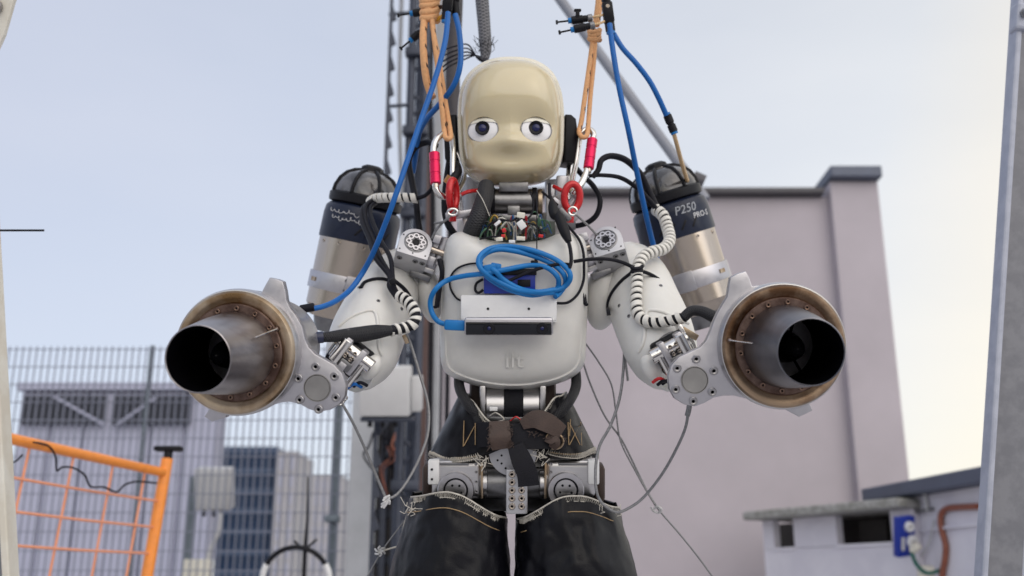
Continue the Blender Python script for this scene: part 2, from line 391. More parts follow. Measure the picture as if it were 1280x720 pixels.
def braidmat(name, c, c2, f=2200, kk=8.0):
    m = mat(name, c, .55, var=.2, scale=60); t = m.node_tree; b = t.nodes['Principled BSDF']; L = t.links.new
    at = t.nodes.new('ShaderNodeAttribute'); at.attribute_name = 'tube'
    sx = t.nodes.new('ShaderNodeSeparateXYZ'); L(at.outputs['Vector'], sx.inputs[0])
    hs = []
    for sgn in (1, -1):
        a = t.nodes.new('ShaderNodeMath'); a.operation = 'ARCTAN2'; L(sx.outputs[1], a.inputs[0]); L(sx.outputs[0], a.inputs[1])
        q = t.nodes.new('ShaderNodeMath'); q.operation = 'MULTIPLY_ADD'; q.inputs[1].default_value = kk * sgn
        L(a.outputs[0], q.inputs[0]); z = t.nodes.new('ShaderNodeMath'); z.operation = 'MULTIPLY'; z.inputs[1].default_value = f; L(sx.outputs[2], z.inputs[0]); L(z.outputs[0], q.inputs[2])
        s_ = t.nodes.new('ShaderNodeMath'); s_.operation = 'SINE'; L(q.outputs[0], s_.inputs[0]); hs.append(s_.outputs[0])
    mm = t.nodes.new('ShaderNodeMath'); mm.operation = 'MAXIMUM'; L(hs[0], mm.inputs[0]); L(hs[1], mm.inputs[1])
    bp = t.nodes.new('ShaderNodeBump'); bp.inputs['Strength'].default_value = .6; bp.inputs['Distance'].default_value = .001; L(mm.outputs[0], bp.inputs['Height']); L(bp.outputs[0], b.inputs['Normal'])
    mr = t.nodes.new('ShaderNodeMapRange'); mr.inputs[1].default_value = .55; mr.inputs[2].default_value = 1; L(mm.outputs[0], mr.inputs[0])
    mx = t.nodes.new('ShaderNodeMix'); mx.data_type = 'RGBA'; L(mr.outputs[0], mx.inputs[0]); mx.inputs[6].default_value = (*c, 1); mx.inputs[7].default_value = (*c2, 1); L(mx.outputs[2], b.inputs['Base Color'])
    return m
M['braid'] = braidmat('black_braided_sleeve', (.006, .006, .009), (.022, .022, .027))
M['greybraid'] = braidmat('grey_braided_sleeve', (.045, .045, .055), (.20, .20, .22), 800, 6.0)

M['boltbrown'] = mat('heat_brown_bolt', (.20, .13, .10), .35, 1.0, var=.2, scale=60)
M['boltsteel'] = mat('grey_bolt_steel', (.36, .35, .36), .32, 1.0, var=.1, scale=60)
for k_ in ('steel', 'alubr', 'nozzle'):
    M[k_].node_tree.nodes['Principled BSDF'].inputs['Anisotropic'].default_value = .55
# unit bolt shared by every socket-head screw
_bm = MB().lathe([(0, .02), (.36, .02), (.40, .28), (.48, .34), (.86, .34), (1, .2), (1, -.6), (0, -.6)], seg=18)
BOLT = {}
def bolt(F, u, v, z, r, parent, key='steel', name='bolt'):
    if key not in BOLT:
        me = bpy.data.meshes.new('bolt'); me.from_pydata([tuple(p) for p in _bm.v], [], _bm.f); me.update()
        me.polygons.foreach_set('use_smooth', [True] * len(me.polygons)); me.set_sharp_from_angle(angle=R(40)); me.materials.append(M[key]); me.materials.append(M['soot_shade'])
        for p_ in me.polygons[:36]: p_.material_index = 1  # socket faces painted black in place of the shade inside
        BOLT[key] = me
    o = bpy.data.objects.new(name, BOLT[key]); X = F @ T(u, v, z) @ Matrix.Scale(r, 4)
    loc, rot, sc = X.decompose(); finish(o, parent, loc); o.rotation_euler = rot.to_euler(); o.scale = sc
    return o

# ================================================================ SETTING
M['floor'] = mat('terrace_concrete', (.46, .455, .47), .8, var=.15, scale=3, bump=.3, bscale=60)
M['land'] = mat('far_land', (.12, .13, .11), .9, var=.4, scale=.004)
M['render'] = mat('mauve_render', (.44, .40, .44), .85, var=.09, scale=1.1, bump=.25, bscale=160)
M['coping'] = mat('dark_coping_metal', (.075, .072, .082), .5, .2, var=.15, scale=8)
M['cap'] = mat('slate_cap_metal', (.10, .115, .16), .5, .2, var=.12, scale=8)
M['shedwall'] = mat('white_painted_wall', (.66, .64, .71), .8, c2=(.74, .72, .78), scale=3, bump=.25, bscale=90)
M['slab'] = mat('mossy_concrete', (.25, .25, .225), .9, c2=(.40, .39, .38), scale=22, bump=.6, bscale=60)
M['shadefill'] = mat('interior_shade', (.035, .030, .028), .8, var=.3)  # near-black colour stands for the shade inside openings and gaps
M['sheet'] = mat('grey_sheet_metal', (.40, .41, .53), .5, .1, var=.06, scale=3)
M['louvre'] = mat('dark_louvre', (.085, .09, .115), .55, .2, var=.2, scale=10)
M['orange'] = mat('orange_paint', (.85, .27, .03), .42, var=.1, scale=30, coat=.3)
M['orangewire'] = mat('orange_wire', (.80, .32, .18), .5, var=.1, scale=30)
M['fencewire'] = mat('galvanised_wire', (.25, .265, .33), .5, .5, var=.1, scale=20)
M['fencepost'] = mat('painted_post', (.14, .17, .20), .5, .2, var=.15, scale=20)
M['glassblue'] = mat('blue_window_glass', (.006, .022, .065), .3, spec=.3, var=.3, scale=.3)
M['facade'] = mat('blue_grey_facade', (.065, .095, .17), .6, var=.1, scale=.2)
M['facade2'] = mat('haze_toned_facade', (.40, .39, .43), .7, var=.1, scale=.3)  # lavender tone puts the haze before the far blocks into their colour
M['hill'] = mat('hazy_hill', (.17, .17, .20), .95, var=.35, scale=.01)
M['box'] = mat('light_grey_box', (.52, .52, .53), .5, var=.05, scale=12)
M['browncol'] = mat('brown_steel', (.095, .055, .05), .6, .2, var=.2, scale=14, bump=.2, bscale=60)
M['mast'] = mat('mast_steel', (.045, .052, .075), .45, .4, var=.2, scale=20)
M['pale'] = mat('pale_steel_duct', (.42, .43, .46), .5, .2, var=.1, scale=8)
M['copper'] = mat('red_brown_conduit', (.26, .085, .05), .5, var=.2, scale=30)

struct(MB().box((0, 0, -15.5), (24000, 24000, 1)), 'ground', M['land'], smooth=False)
struct(MB().box((0, 1.0, -.15), (34, 26, .3)), 'terrace_floor', M['floor'], smooth=False)

# far hills and town seen through the fence
def hill():
    vs = []; fs = []; nx, ny = 60, 10
    for j in range(ny + 1):
        for i in range(nx + 1):
            x = -3200 + 5200 * i / nx; y = 2500 + 1600 * j / ny
            h = 420 * math.sin(math.pi * j / ny / 1.0 * .5) * (.72 + .35 * mnoise.noise(Vector((x * .0011, y * .001, 3))) + .10 * mnoise.noise(Vector((x * .005, y * .005, 8))))
            h *= min(1.0, max(.12, (900 - x) / 2200)) if x > -1300 else 1
            vs.append((x, y, h - 15.3))
    for j in range(ny):
        for i in range(nx): fs.append((j * (nx + 1) + i, j * (nx + 1) + i + 1, (j + 1) * (nx + 1) + i + 1, (j + 1) * (nx + 1) + i))
    struct(MB().add(vs, fs), 'hills', M['hill'], ang=80)
hill()

def block(name, px0, px1, pyt, Y, dep, label, cat, group, wallm, rows, cols, paneM, fill=.72):
    """a far building: walls, roof slab, and every window pane as a part"""
    a, b = V(px0, pyt, Y), V(px1, pyt, Y); z1 = a.z; z0 = -15.0; cx = (a.x + b.x) / 2; w = b.x - a.x
    t = thing(name, (cx, Y, z0), label, cat, group)
    build(MB().box((cx, Y + dep / 2, (z0 + z1) / 2), (w, dep, z1 - z0)), 'wall', wallm, t, False)
    build(MB().box((cx, Y + dep / 2, z1 + .25), (w * 1.02, dep * 1.02, .5)), 'roof', wallm, t, False)
    me = None; fw, fh = w / cols, (z1 - max(z0, -2)) / rows
    for r_ in range(rows):
        for c in range(cols):
            p = Vector((a.x + fw * (c + .5), Y - .06, z1 - fh * (r_ + .55)))
            if me is None:
                o = build(MB().box(p, (fw * fill, .16, fh * .74)), 'window', paneM, t, False); me = o.data
            else: finish(bpy.data.objects.new('window', me), t, p)
    return t
block('office_block', 268, 346, 562, 170, 12, 'blue glazed office block with rows of dark windows, seen through the mesh fence', 'building', None, M['facade'], 8, 6, M['glassblue'], .84)
block('apartment_block', 347, 372, 568, 168, 14, 'narrow beige block directly right of the blue glazed office block', 'building', None, M['facade2'], 9, 2, M['sheet'], .4)
block('apartment_block', 384, 428, 596, 420, 20, 'pale low apartment block in the haze, left of the fence pipe', 'building', None, M['facade2'], 8, 5, M['sheet'], .5)

# grey metal plant house behind the fence
def plant_house():
    Y = 9.0; a, b = V(27, 488, Y), V(276, 488, Y); z1 = a.z
    t = thing('plant_house', ((a.x + b.x) / 2, Y, 0), 'grey sheet metal plant house with louvred vents behind the mesh fence', 'building')
    n = 6; w = (b.x - a.x) / n
    build(MB().box(((a.x + b.x) / 2, Y + .17, z1 / 2), (b.x - a.x - .02, .24, z1 - .02)), 'wall', M['sheet'], t, False)
    for i in range(n):
        build(MB().box((a.x + w * (i + .5), Y + .03, z1 / 2), (w - .015, .05, z1 - .04), b=.008), 'panel', M['sheet'], t, False)
    build(MB().box(((a.x + b.x) / 2, Y + .15, z1 + .03), (b.x - a.x + .06, .4, .07), b=.01), 'roof', M['sheet'], t, False)
    for x0, x1, dx in ((33, 131, ((68, 130),)), (146, 238, ((196, 146),))):
        p, q = V(x0, 495, Y), V(x1, 531, Y); zc = (p.z + q.z) / 2; h = p.z - q.z; ww = q.x - p.x; xc = (p.x + q.x) / 2
        lv = build(MB().box((xc, Y - .015, zc), (ww, .06, h)), 'louvre', M['louvre'], t, False)
        for k in range(7):
            build(MB().box((0, 0, 0), (ww - .03, .05, .012), M=T(xc, Y - .06, q.z + h * (k + .5) / 7) @ Mx(35, 'X')), 'slat', M['louvre'], lv, False)
        for s0, s1 in dx:
            build(MB().bar(V(s0, 496, Y - .09), V(s1, 531, Y - .09), .013, 6), 'brace', M['sheet'], lv)
plant_house()

# mauve building with pilaster and dark coping
def building():
    Y = 8.0; l, r = V(553, 520, Y).x, V(1138, 605, Y - .1).x; zt = V(900, 247, Y).z
    t = thing('rendered_building', ((l + r) / 2, Y, 0), 'mauve rendered building with dark roof coping behind the robot', 'building')
    pl = V(1053, 400, Y - .10).x
    build(MB().box(((l + pl) / 2, Y + 1.5, zt / 2), (pl - l, 3.0, zt)), 'wall', M['render'], t, False)
    zp = V(1060, 226, Y - .10).z
    build(MB().box(((pl + r) / 2, Y + 1.45, zp / 2), (r - pl, 3.10, zp), b=.012), 'pilaster', M['render'], t, False)
    zc = V(900, 234, Y - .1).z
    build(MB().box(((l + pl) / 2 - .03, Y + 1.4, (zt + zc) / 2 + .004), (pl - l - .02, 3.0, zc - zt), b=.012), 'coping', M['coping'], t, False)
    zk = V(1060, 211, Y - .12).z
    build(MB().box(((pl + r) / 2, Y + 1.42, (zp + zk) / 2 + .002), (r - pl + .024, 3.22, zk - zp), b=.012), 'cap', M['cap'], t, False)
    build(MB().box((l - .04, Y + .2, zt / 2 - .2), (.1, .12, zt - .5)), 'downpipe', M['coping'], t, False)
building()

# white shed with concrete roof slab at the right
def seg_s(A, B, px):
    """where pixel column px cuts the ground line A-B (0..1)"""
    k = (px - 640) / FPX
    def f(s, py=640):
        P = A.lerp(B, s); Pz = P.copy(); v = Pz - CAM; return v.dot(RT) / v.dot(FW) - k
    lo, hi = -1.5, 3.0
    s0 = f(lo)
    for _ in range(50):
        m = (lo + hi) / 2
        if (f(m) > 0) == (s0 > 0): lo = m
        else: hi = m
    return (lo + hi) / 2
def wallseg(mb, A, B, s0, s1, z0, z1, th, off=0.0, b=0.0):
    d = (B - A); d.z = 0; L = d.length; d = d / L; n = Vector((d.y, -d.x, 0))
    if n.dot(CAM - A) > 0: n = -n                      # n points away from the viewer
    X = Matrix(((d.x, n.x, 0, A.x), (d.y, n.y, 0, A.y), (0, 0, 1, 0), (0, 0, 0, 1)))
    mb.box(((s0 + s1) / 2 * L, off + th / 2, (z0 + z1) / 2), ((s1 - s0) * L, th, z1 - z0), M=X, b=b)
    return mb
def shed():
    A, B = V(950, 660, 7.15), V(1142, 660, 6.12); zs = V(945, 651, 7.1).z
    A.z = B.z = 1.25
    t = thing('concrete_shed', ((A.x + B.x) / 2, (A.y + B.y) / 2, 0), 'low white shed with mossy concrete roof slab and two dark openings', 'shed')
    mid = A.lerp(B, .5)
    def zat(px, py):
        s = seg_s(A, B, px); v = V(px, py, 1.0) - CAM; d = B - A; n = Vector((d.y, -d.x, 0)); k = n.dot(A - CAM) / n.dot(v); return CAM.z + v.z * k
    w = [(962, 0), (967, 1), (991, 0), (1044, 1), (1112, 0)]
    mb = MB(); sx = [seg_s(A, B, x) for x in (953, 966, 991, 1044, 1112, 1140)]
    zb1 = zat(978, 681); zb2 = zat(1078, 681); zt = zs
    wallseg(mb, A, B, sx[0], sx[5], 0, min(zb1, zb2) - .003, .06)
    wallseg(mb, A, B, sx[0], sx[1], min(zb1, zb2), zt, .06)
    wallseg(mb, A, B, sx[2], sx[3], min(zb1, zb2), zt, .06)
    wallseg(mb, A, B, sx[4], sx[5], min(zb1, zb2), zt, .06)
    build(mb, 'wall', M['shedwall'], t, False)
    build(wallseg(MB(), A, B, sx[0] - .25, sx[5] - .01, .02, zt + .002, .05, .35), 'back_wall', M['shadefill'], t, False)
    for i, (a, b) in enumerate(((1, 2), (3, 4))):
        f = MB(); z0 = min(zb1, zb2)
        wallseg(f, A, B, sx[a] - .004, sx[b] + .004, z0 - .012, z0 + .008, .1, -.012)
        o = build(f, 'sill', M['shedwall'], t, False)
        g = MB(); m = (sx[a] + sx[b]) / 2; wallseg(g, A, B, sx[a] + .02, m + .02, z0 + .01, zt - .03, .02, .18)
        build(g, 'opening_shade', M['shadefill'], t, False)  # near-black panel set inside the opening for its shade
    build(wallseg(MB(), A, B, sx[0] - .035, sx[5] + .02, zs + .003, zs + .058, 1.3, -.14, b=.012), 'roof_slab', M['slab'], t, False)
    # taller annex wall running on towards the viewer, dark sheet roof
    A2, B2 = V(1136, 640, 6.25), V(1220, 640, 5.62); A2.z = B2.z = 1.25
    zr = .78 + .555
    u = thing('annex', ((A2.x + B2.x) / 2, (A2.y + B2.y) / 2, 0), 'white annex wall with dark sloping roof edge behind the right post', 'building')
    build(wallseg(MB(), A2, B2, 0, 3.2, 0, zr, .2), 'wall', M['shedwall'], u, False)
    build(wallseg(MB(), A2, B2, -.55, 3.3, zr + .003, zr + .085, 1.2, -.10, b=.01), 'roof', M['cap'], u, False)
    build(wallseg(MB(), A2, B2, 0.02, 1.6, zr - .2, zr - .185, .02, -.02), 'trim', M['shedwall'], u, False)
    # red-brown conduit and white cable on the annex
    def on(px, py, off=.02):
        v = V(px, py, 1.0) - CAM; d = B2 - A2; n = Vector((d.y, -d.x, 0)); k = n.dot(A2 - CAM) / n.dot(v); return CAM + v * (k * (1 - off * 1.6 / 6))
    def cable(name, pts, r, m, label, cat, n=6):
        P = [on(*p) for p in pts]; Q = [Vector(q) for q in catmull([tuple(p) for p in P], n)]
        return tag(build(MB().tube(Q, r, 8), name, m), label, cat)
    cable('conduit', [(1222, 633), (1200, 634), (1183, 636), (1176, 645), (1177, 662), (1182, 682), (1181, 700), (1178, 716), (1177, 740)], .017, M['copper'], 'red-brown conduit bending down the white annex wall', 'conduit')
    cable('white_cable', [(1160, 640), (1156, 618), (1160, 606), (1170, 601), (1186, 600), (1200, 596), (1214, 588)], .011, M['box'], 'thin white cable arching over the annex roof edge', 'cable')
    cable('grey_cable', [(1142, 640), (1152, 639), (1160, 637), (1166, 636)], .010, M['wire'], 'short grey cable stub sticking out of the annex wall', 'cable')
    cable('loose_cable', [(1168, 650), (1164, 668), (1160, 682), (1152, 694), (1144, 700)], .006, M['box'], 'thin pale loose cable hanging beside the blue socket panel', 'cable')
    # blue socket panel
    P = V(1133, 671, 5.98); F0 = fr(1133, 671, P.y, ry=24); s_ = thing('socket_panel', P, 'bright blue socket panel with white round sockets on the shed corner', 'socket panel')
    build(MB().box((0, 0, -4), (27, 50, 10), M=F0, b=1.5), 'panel', M['bluebox'], s_)
    for (u_, v_, r_) in ((2, 13, 6.5), (7, -6, 8)):
        k = build(MB().lathe([(0, -1), (r_, -1), (r_, 3), (r_ * .75, 4.2), (r_ * .7, 2.5), (0, 2.5)], F0 @ T(u_, v_, 2), 20), 'socket', M['white2'], s_)
        for q in (-1, 1): build(MB().cyl(.9, 2, 3.0, F0 @ T(u_ + q * r_ * .3, v_, 2), 8), 'pin_hole', M['black'], k)
    build(MB().cyl(5, 0, 14, F0 @ T(4, -18, 4) @ Mx(-50, 'X') @ Mx(20, 'Y'), 14, b=1), 'plug', M['ivory'], s_)
    build(MB().box((-7, -8, 1.6), (5, 16, 1), M=F0), 'label_plate', M['box'], s_)
    tag(build(MB().tube(*[x for x in wpath([(1140, 692, P.y - .05), (1146, 706, P.y - .02), (1158, 716, P.y), (1175, 713, P.y), (1184, 708, P.y)], 2.6)], 8), 'green_hose', mat('green_hose', (.02, .13, .10), .4)), 'dark green hose running below the blue socket panel', 'hose')
    tag(build(MB().box((0, 0, 0), (20, 16, 10), M=fr(1157, 715, P.y + .02), b=2), 'junction_box', M['ivory']), 'cream junction box under the blue socket panel', 'junction box')
shed()

# mesh fence with posts
def fence():
    Y = 6.0; zt = V(200, 433, Y).z; x0, x1 = V(-30, 433, Y).x, V(492, 433, Y).x
    t = thing('mesh_fence', ((x0 + x1) / 2, Y, 0), 'tall welded mesh fence of thin grey wires on the left', 'fence')
    sp_ = .0405; n = int((x1 - x0) / sp_); me = None
    for i in range(n + 1):
        x = x0 + sp_ * i; p = Vector((x, Y, zt / 2 + .04))
        if me is None:
            o = build(MB().bar((x, Y, .08), (x, Y, zt), .0041, 5), 'wire', M['fencewire'], t); me = o.data
        else: finish(bpy.data.objects.new('wire', me), t, p)
    me = None; k = int((zt - .1) / .105)
    for i in range(k + 1):
        z = zt - .02 - .105 * i; p = Vector(((x0 + x1) / 2, Y - .008, z))
        if me is None:
            o = build(MB().bar((x0, Y - .008, z), (x1, Y - .008, z), .0032, 5), 'wire', M['fencewire'], t); me = o.data
        else: finish(bpy.data.objects.new('wire', me), t, p)
    xp = V(187, 450, Y).x
    build(MB().bar((xp, Y + .03, 0), (xp, Y + .03, zt + .01), .016, 8), 'post', M['fencepost'], t)
    xp = V(419, 560, Y).x
    build(MB().bar((xp, Y + .06, 0), (xp, Y + .06, zt + .08), .028, 12), 'post', M['fencepost'], t)
    for z in (.5, 1.2, 1.9): build(MB().box((xp, Y + .02, z), (.08, .07, .04), b=.006), 'clamp', M['fencepost'], t)
fence()

# grey junction box on its post behind the fence
def jbox():
    Y = 6.5; F0 = fr(266, 612, Y)
    t = thing('junction_box', V(266, 760, Y), 'light grey junction box on a grey post behind the mesh fence', 'junction box')
    build(MB().box((0, 0, -8), (46, 52, 22), M=F0, b=2), 'housing', M['box'], t)
    build(MB().box((0, 0, 5), (40, 46, 4), M=F0, b=1.5), 'lid', M['box'], t)
    for u in (-12, 0, 10): build(MB().cyl(2.5, -34, -25, F0 @ T(u, 0, -4), 10, 'Y'), 'gland', M['black'], t)
    a = V(246, 560, Y + .12); build(MB().box((a.x, a.y, .75), (.05, .05, 1.5)), 'post', M['fencepost'], t, False)
    build(MB().ptube([(276, 640, Y, 3), (274, 662, Y, 3), (262, 690, Y, 3), (258, 720, Y, 3)], seg=8), 'cable', M['box'], t)
    b = V(248, 712, Y - .02); tag(build(MB().box((b.x, b.y, b.z - .25), (.16, .12, .62), b=.01), 'control_cabinet', M['ivory']), 'small cream cabinet standing below the grey junction box', 'cabinet')
jbox()

# orange barrier
def barrier():
    Yl, Yr = 2.75, 3.7
    a, b, c = V(-20, 541, Yl), V(206, 591, Yr), V(183, 724, Yr - .02)
    t = thing('orange_barrier', (a.x * .5 + b.x * .5, (Yl + Yr) / 2, 0), 'bright orange tube barrier with thin orange wire grid', 'barrier')
    build(MB().bar(a, b, .016, 12), 'top_rail', M['orange'], t)
    d = (c - b).normalized(); foot = b + d * ((b.z - .02) / -d.z)
    pt = build(MB().tube([b - d * .05, b, foot], [.0205] * 3, 14), 'post', M['orange'], t)
    e = b - d * .075; X = T(*e)
    build(MB().box((0, 0, .01), (.098, .045, .018), M=X, b=.006).cyl(.016, -.03, .012, X, 12), 'clip', M['black'], pt)
    def rail(z0, z1): return a + Vector((0, 0, 0)) , 0
    for k in range(8):                                     # level wires
        dz = .10 + .0885 * k
        build(MB().tube([a + Vector((0, 0, -dz * 1.02)), (a + b) / 2 + Vector((.01, 0, -dz - .006)), b + d * dz], [.0042] * 3, 6), 'wire', M['orangewire'], t)
    for px_ in (-6, 38, 93, 142, 182):                      # upright wires
        p = a.lerp(b, seg_s(a, b, px_)); q = p + d * .98
        build(MB().tube([p, q], [.0042] * 2, 6), 'wire', M['orangewire'], t)
    tag(build(MB().ptube([(42, 553, 2.9), (60, 557, 3.0), (69, 570, 3.03), (71, 588, 3.05), (78, 584, 3.08), (92, 585, 3.1), (106, 594, 3.15), (113, 608, 3.2), (130, 609, 3.3), (146, 615, 3.33), (156, 606, 3.4), (172, 602, 3.45), (196, 604, 3.5)], 1.3, seg=7), 'dangling_string', M['rubber']), 'thin black cord looped over the orange barrier', 'cord')
    tag(build(MB().ptube([(16, 578, 2.9), (22, 575, 2.9), (28, 568, 2.9)], 1.2, seg=6), 'dangling_string', M['rubber']), 'short black cord end at the left edge of the orange barrier', 'cord')
barrier()

# gantry legs at both edges and the diagonal brace above
def legs():
    # right leg: angle section, leaning
    def angle_leg(pts_top, pts_bot, Yt, Yb, th, name, label, mats, wide):
        pass
    a, b = V(1298, -60, 1.75), V(1247, 780, 1.95)
    b = a + (b - a) * (a.z / (a.z - b.z))
    X = (b - a).normalized(); L = (b - a).length
    side = (RT - X * RT.dot(X)).normalized(); fwd = X.cross(side)
    if fwd.dot(FW) < 0: fwd = -fwd
    Bm = Matrix(((side.x, fwd.x, X.x, a.x), (side.y, fwd.y, X.y, a.y), (side.z, fwd.z, X.z, a.z), (0, 0, 0, 1)))
    t = thing('gantry_leg', b, 'galvanised steel gantry leg leaning along the right edge', 'post')
    build(MB().box((.004, 0, L / 2), (.068, .006, L), M=Bm, b=.002), 'flange', M['galv'], t, False)
    build(MB().box((-.036, -.002, L / 2), (.012, .036, L), M=Bm @ Mx(0, 'Z'), b=.004), 'lip', M['galvlit'], t, False)  # lit face of the same angle section, light put into the colour
    build(MB().box((-.034, -.012, .145), (.026, .034, .055), M=Bm, b=.006), 'splice_plate', M['galvlit'], t, False)
    Fb = Bm @ T(-.034, -.030, .142) @ Mx(90, 'X')
    build(MB().cyl(.009, 0, .006, Fb, 6, b=.001).cyl(.006, .004, .014, Fb, 12, b=.001), 'nut', M['galv'], t)
    # left leg
    a, b = V(-38, -60, 1.75), V(6, 780, 1.9)
    b = a + (b - a) * (a.z / (a.z - b.z))
    X = (b - a).normalized(); L = (b - a).length
    side = (RT - X * RT.dot(X)).normalized(); fwd = X.cross(side)
    if fwd.dot(FW) < 0: fwd = -fwd
    Bm = Matrix(((side.x, fwd.x, X.x, a.x), (side.y, fwd.y, X.y, a.y), (side.z, fwd.z, X.z, a.z), (0, 0, 0, 1)))
    t = thing('gantry_leg', b, 'cream gantry leg along the left edge', 'post')
    build(MB().box((-.012, 0, L / 2), (.03, .006, L), M=Bm, b=.002), 'flange', M['galv'], t, False)
    build(MB().box((.012, .006, L / 2), (.014, .04, L), M=Bm, b=.003), 'lip', M['galvcream'], t, False)  # paler and creamier than the flange of the same leg
    build(MB().prism([(-34, 30), (30, 30), (18, -2), (6, -44), (-4, -66), (-34, -80)], -5, 3, fr(0, 0, 1.74), b=1.2), 'gusset_plate', M['galvcream'], t, False)
    bolt(fr(-6, 8, 1.735), 0, 0, 4, 9, t, 'boltsteel')
    tag(build(MB().bar(V(-14, 288, 1.82), V(55, 288, 1.82), .0021, 8), 'thin_rod', M['black']), 'thin dark rod sticking out of the left gantry leg', 'rod')
    # diagonal brace
    p, q = V(668, -45, 3.4), V(882, 250, 3.2)
    t = thing('diagonal_brace', q, 'grey tubular brace slanting down behind the right rope', 'brace')
    build(MB().bar(p, q, .018, 16), 'tube', mat('grey_tube', (.24, .25, .29), .5, .2, var=.08, scale=20), t)
    build(MB().bar(V(866, 222, 3.2), V(880, 228, 3.2), .024, 16), 'end_clamp', M['coping'], t)
legs()

# antenna mast and its cables behind the robot's right shoulder
def mast():
    Y = 4.6; xs = [V(511, 200, Y), V(529, 200, Y)]; 
    t = thing('lattice_mast', (V(520, 200, Y).x, Y, 0), 'dark lattice mast with rungs rising behind the left rope', 'mast')
    for x in xs: build(MB().bar((x.x, Y, 0), (x.x, Y, 6), .021, 12), 'upright', M['mast'], t)
    build(MB().bar((V(520, 200, Y).x, Y + .12, 0), (V(520, 200, Y).x, Y + .12, 6), .024, 12), 'upright', M['mast'], t)
    for i in range(46):
        z = .25 + i * .12
        build(MB().bar((xs[0].x, Y, z), (xs[1].x, Y, z + (.05 if i % 2 else -.05)), .010, 8), 'rung', M['mast'], t)
    for i in range(12):
        z = .4 + i * .42; build(MB().box((xs[0].x + .03, Y - .03, z), (.12, .05, .045), b=.006), 'bracket', M['mast'], t)
    # toothed climbing rail
    Yr = 4.5; x = V(486, 100, Yr).x
    u = thing('climbing_rail', (x, Yr, 0), 'thin dark toothed rail standing left of the lattice mast', 'rail')
    build(MB().box((x, Yr, 3), (.014, .03, 6)), 'rail_bar', M['mast'], u, False)
    for i in range(40):
        z = .5 + i * .135
        build(MB().prism([(0, 0), (.022, .012), (.019, .03), (0, .09)], -.008, .008, T(x + .006, Yr, z) @ Mx(90, 'X')), 'tooth', M['mast'], u, False)
    for py in (133, 18, 250, 330):
        build(MB().bar(V(486, py, Yr), V(512, py - 2, Yr), .009, 8), 'spacer', M['mast'], u)
    # grey sleeve hanging above the head with a frayed end
    Yc = 1.95
    g = thing('hanging_sleeve', V(606, 70, Yc), 'grey braided sleeve with a frayed end hanging above the head', 'cable')
    build(MB().ptube([(600, -70, Yc, 8.5), (602, -10, Yc, 8.5), (605, 30, Yc, 8), (607, 60, Yc, 7.5), (606, 74, Yc, 5)], seg=16), 'sleeve', M['greybraid'], g)
    fr_ = MB()
    for i in range(34):
        a = random.uniform(0, 6.28); x0 = 606 + 7 * math.cos(a); y0 = random.uniform(52, 66)
        fr_.ptube([(x0, y0, Yc + .012 * math.sin(a)), (x0 + 4 * math.cos(a) + random.uniform(-2, 2), y0 - 5 + random.uniform(-3, 9), Yc + .02 * math.sin(a)), (x0 + 7 * math.cos(a) + random.uniform(-3, 3), y0 - 9 + random.uniform(-6, 14), Yc + .02 * math.sin(a))], .35, n=2, seg=3)
    build(fr_, 'frayed_strand', M['rubber'], g)
    for i in range(5):
        y = 56 + i * 4.5
        build(MB().ptube([(604 + i * 2, 78, Yc + .01), (596, 72 - i * .6, Yc + .01 * i), (585 - i, y, Yc + .01 * i), (568 - i * 2, y + 2 + i * 2, Yc + .02), (550, y + 8 + i * 3, Yc + .05)], 1.0, seg=6), 'strand', M['rubber'], g)
    # thick dark sleeve down behind the blue hoses
    k = thing('dark_sleeve', V(565, 170, 2.25), 'thick dark sleeve hanging straight down behind the blue hoses', 'cable')
    build(MB().ptube([(572, -60, 2.25, 9), (569, 20, 2.25, 9), (566, 90, 2.25, 9), (567, 140, 2.25, 9), (571, 200, 2.25, 8), (572, 260, 2.25, 7)], seg=16), 'sleeve', mat('plum_sleeve', (.04, .035, .042), .6, var=.3, scale=60, bump=.4, bscale=300), k)
    for j in range(2):
        build(MB().tube([q + Vector((math.cos(i * .9 + j * 3.14) * .0155, math.sin(i * .9 + j * 3.14) * .0155, 0)) for i, q in enumerate(wpath([(571, -50, 2.25), (569, 20, 2.25), (566, 90, 2.25), (567, 140, 2.25), (570, 195, 2.25)], 1, n=16)[0])], .0008, 4), 'netting_cord', M['wire'], k)
    # pale duct and cables on the mast's right
    d = thing('cable_duct', (V(548, 200, 4.9).x, 4.9, 0), 'pale steel duct standing right of the lattice mast', 'duct')
    build(MB().box((V(548, 200, 4.9).x, 4.9, 2.4), (.055, .05, 4.8), b=.006), 'duct_body', M['pale'], d, False)
    for i, (px, r_) in enumerate(((500, .011), (539, .014), (560, .012))):
        tag(build(MB().ptube([(px + 3, -40, 4.75), (px - 1, 120, 4.75), (px + 2, 260, 4.75), (px, 420, 4.75), (px - 5, 760, 4.75)], r_ / S(200, 4.75), seg=8), 'mast_cable', M['rubber'] if i else M['pale']),
            ('pale cable strapped left of the lattice mast', 'black cable strapped right of the lattice mast', 'black cable running beside the pale steel duct')[i], 'cable')
    # brown column by the building's left edge
    c = thing('brown_column', V(520, 700, 6.2), 'rust brown steel column beside the mauve building edge', 'column')
    p, q = V(531, 380, 6.2), V(513, 740, 6.2)
    w = .115
    zt_ = V(531, 180, 6.2).z; xx = V(524, 520, 6.2).x
    build(MB().box((xx, 6.2, zt_ / 2), (w, .014, zt_)), 'flange', M['browncol'], c, False)
    build(MB().box((xx, 6.3, zt_ / 2), (.014, .18, zt_)), 'web', M['browncol'], c, False)
    build(MB().box((xx, 6.4, zt_ / 2), (w, .014, zt_)), 'flange', M['browncol'], c, False)
    # equipment at the mast's foot
    F0 = fr(480, 490, 4.25)
    e = thing('equipment_box', V(480, 530, 4.25), 'white equipment box mounted high on the mast frame', 'equipment box')
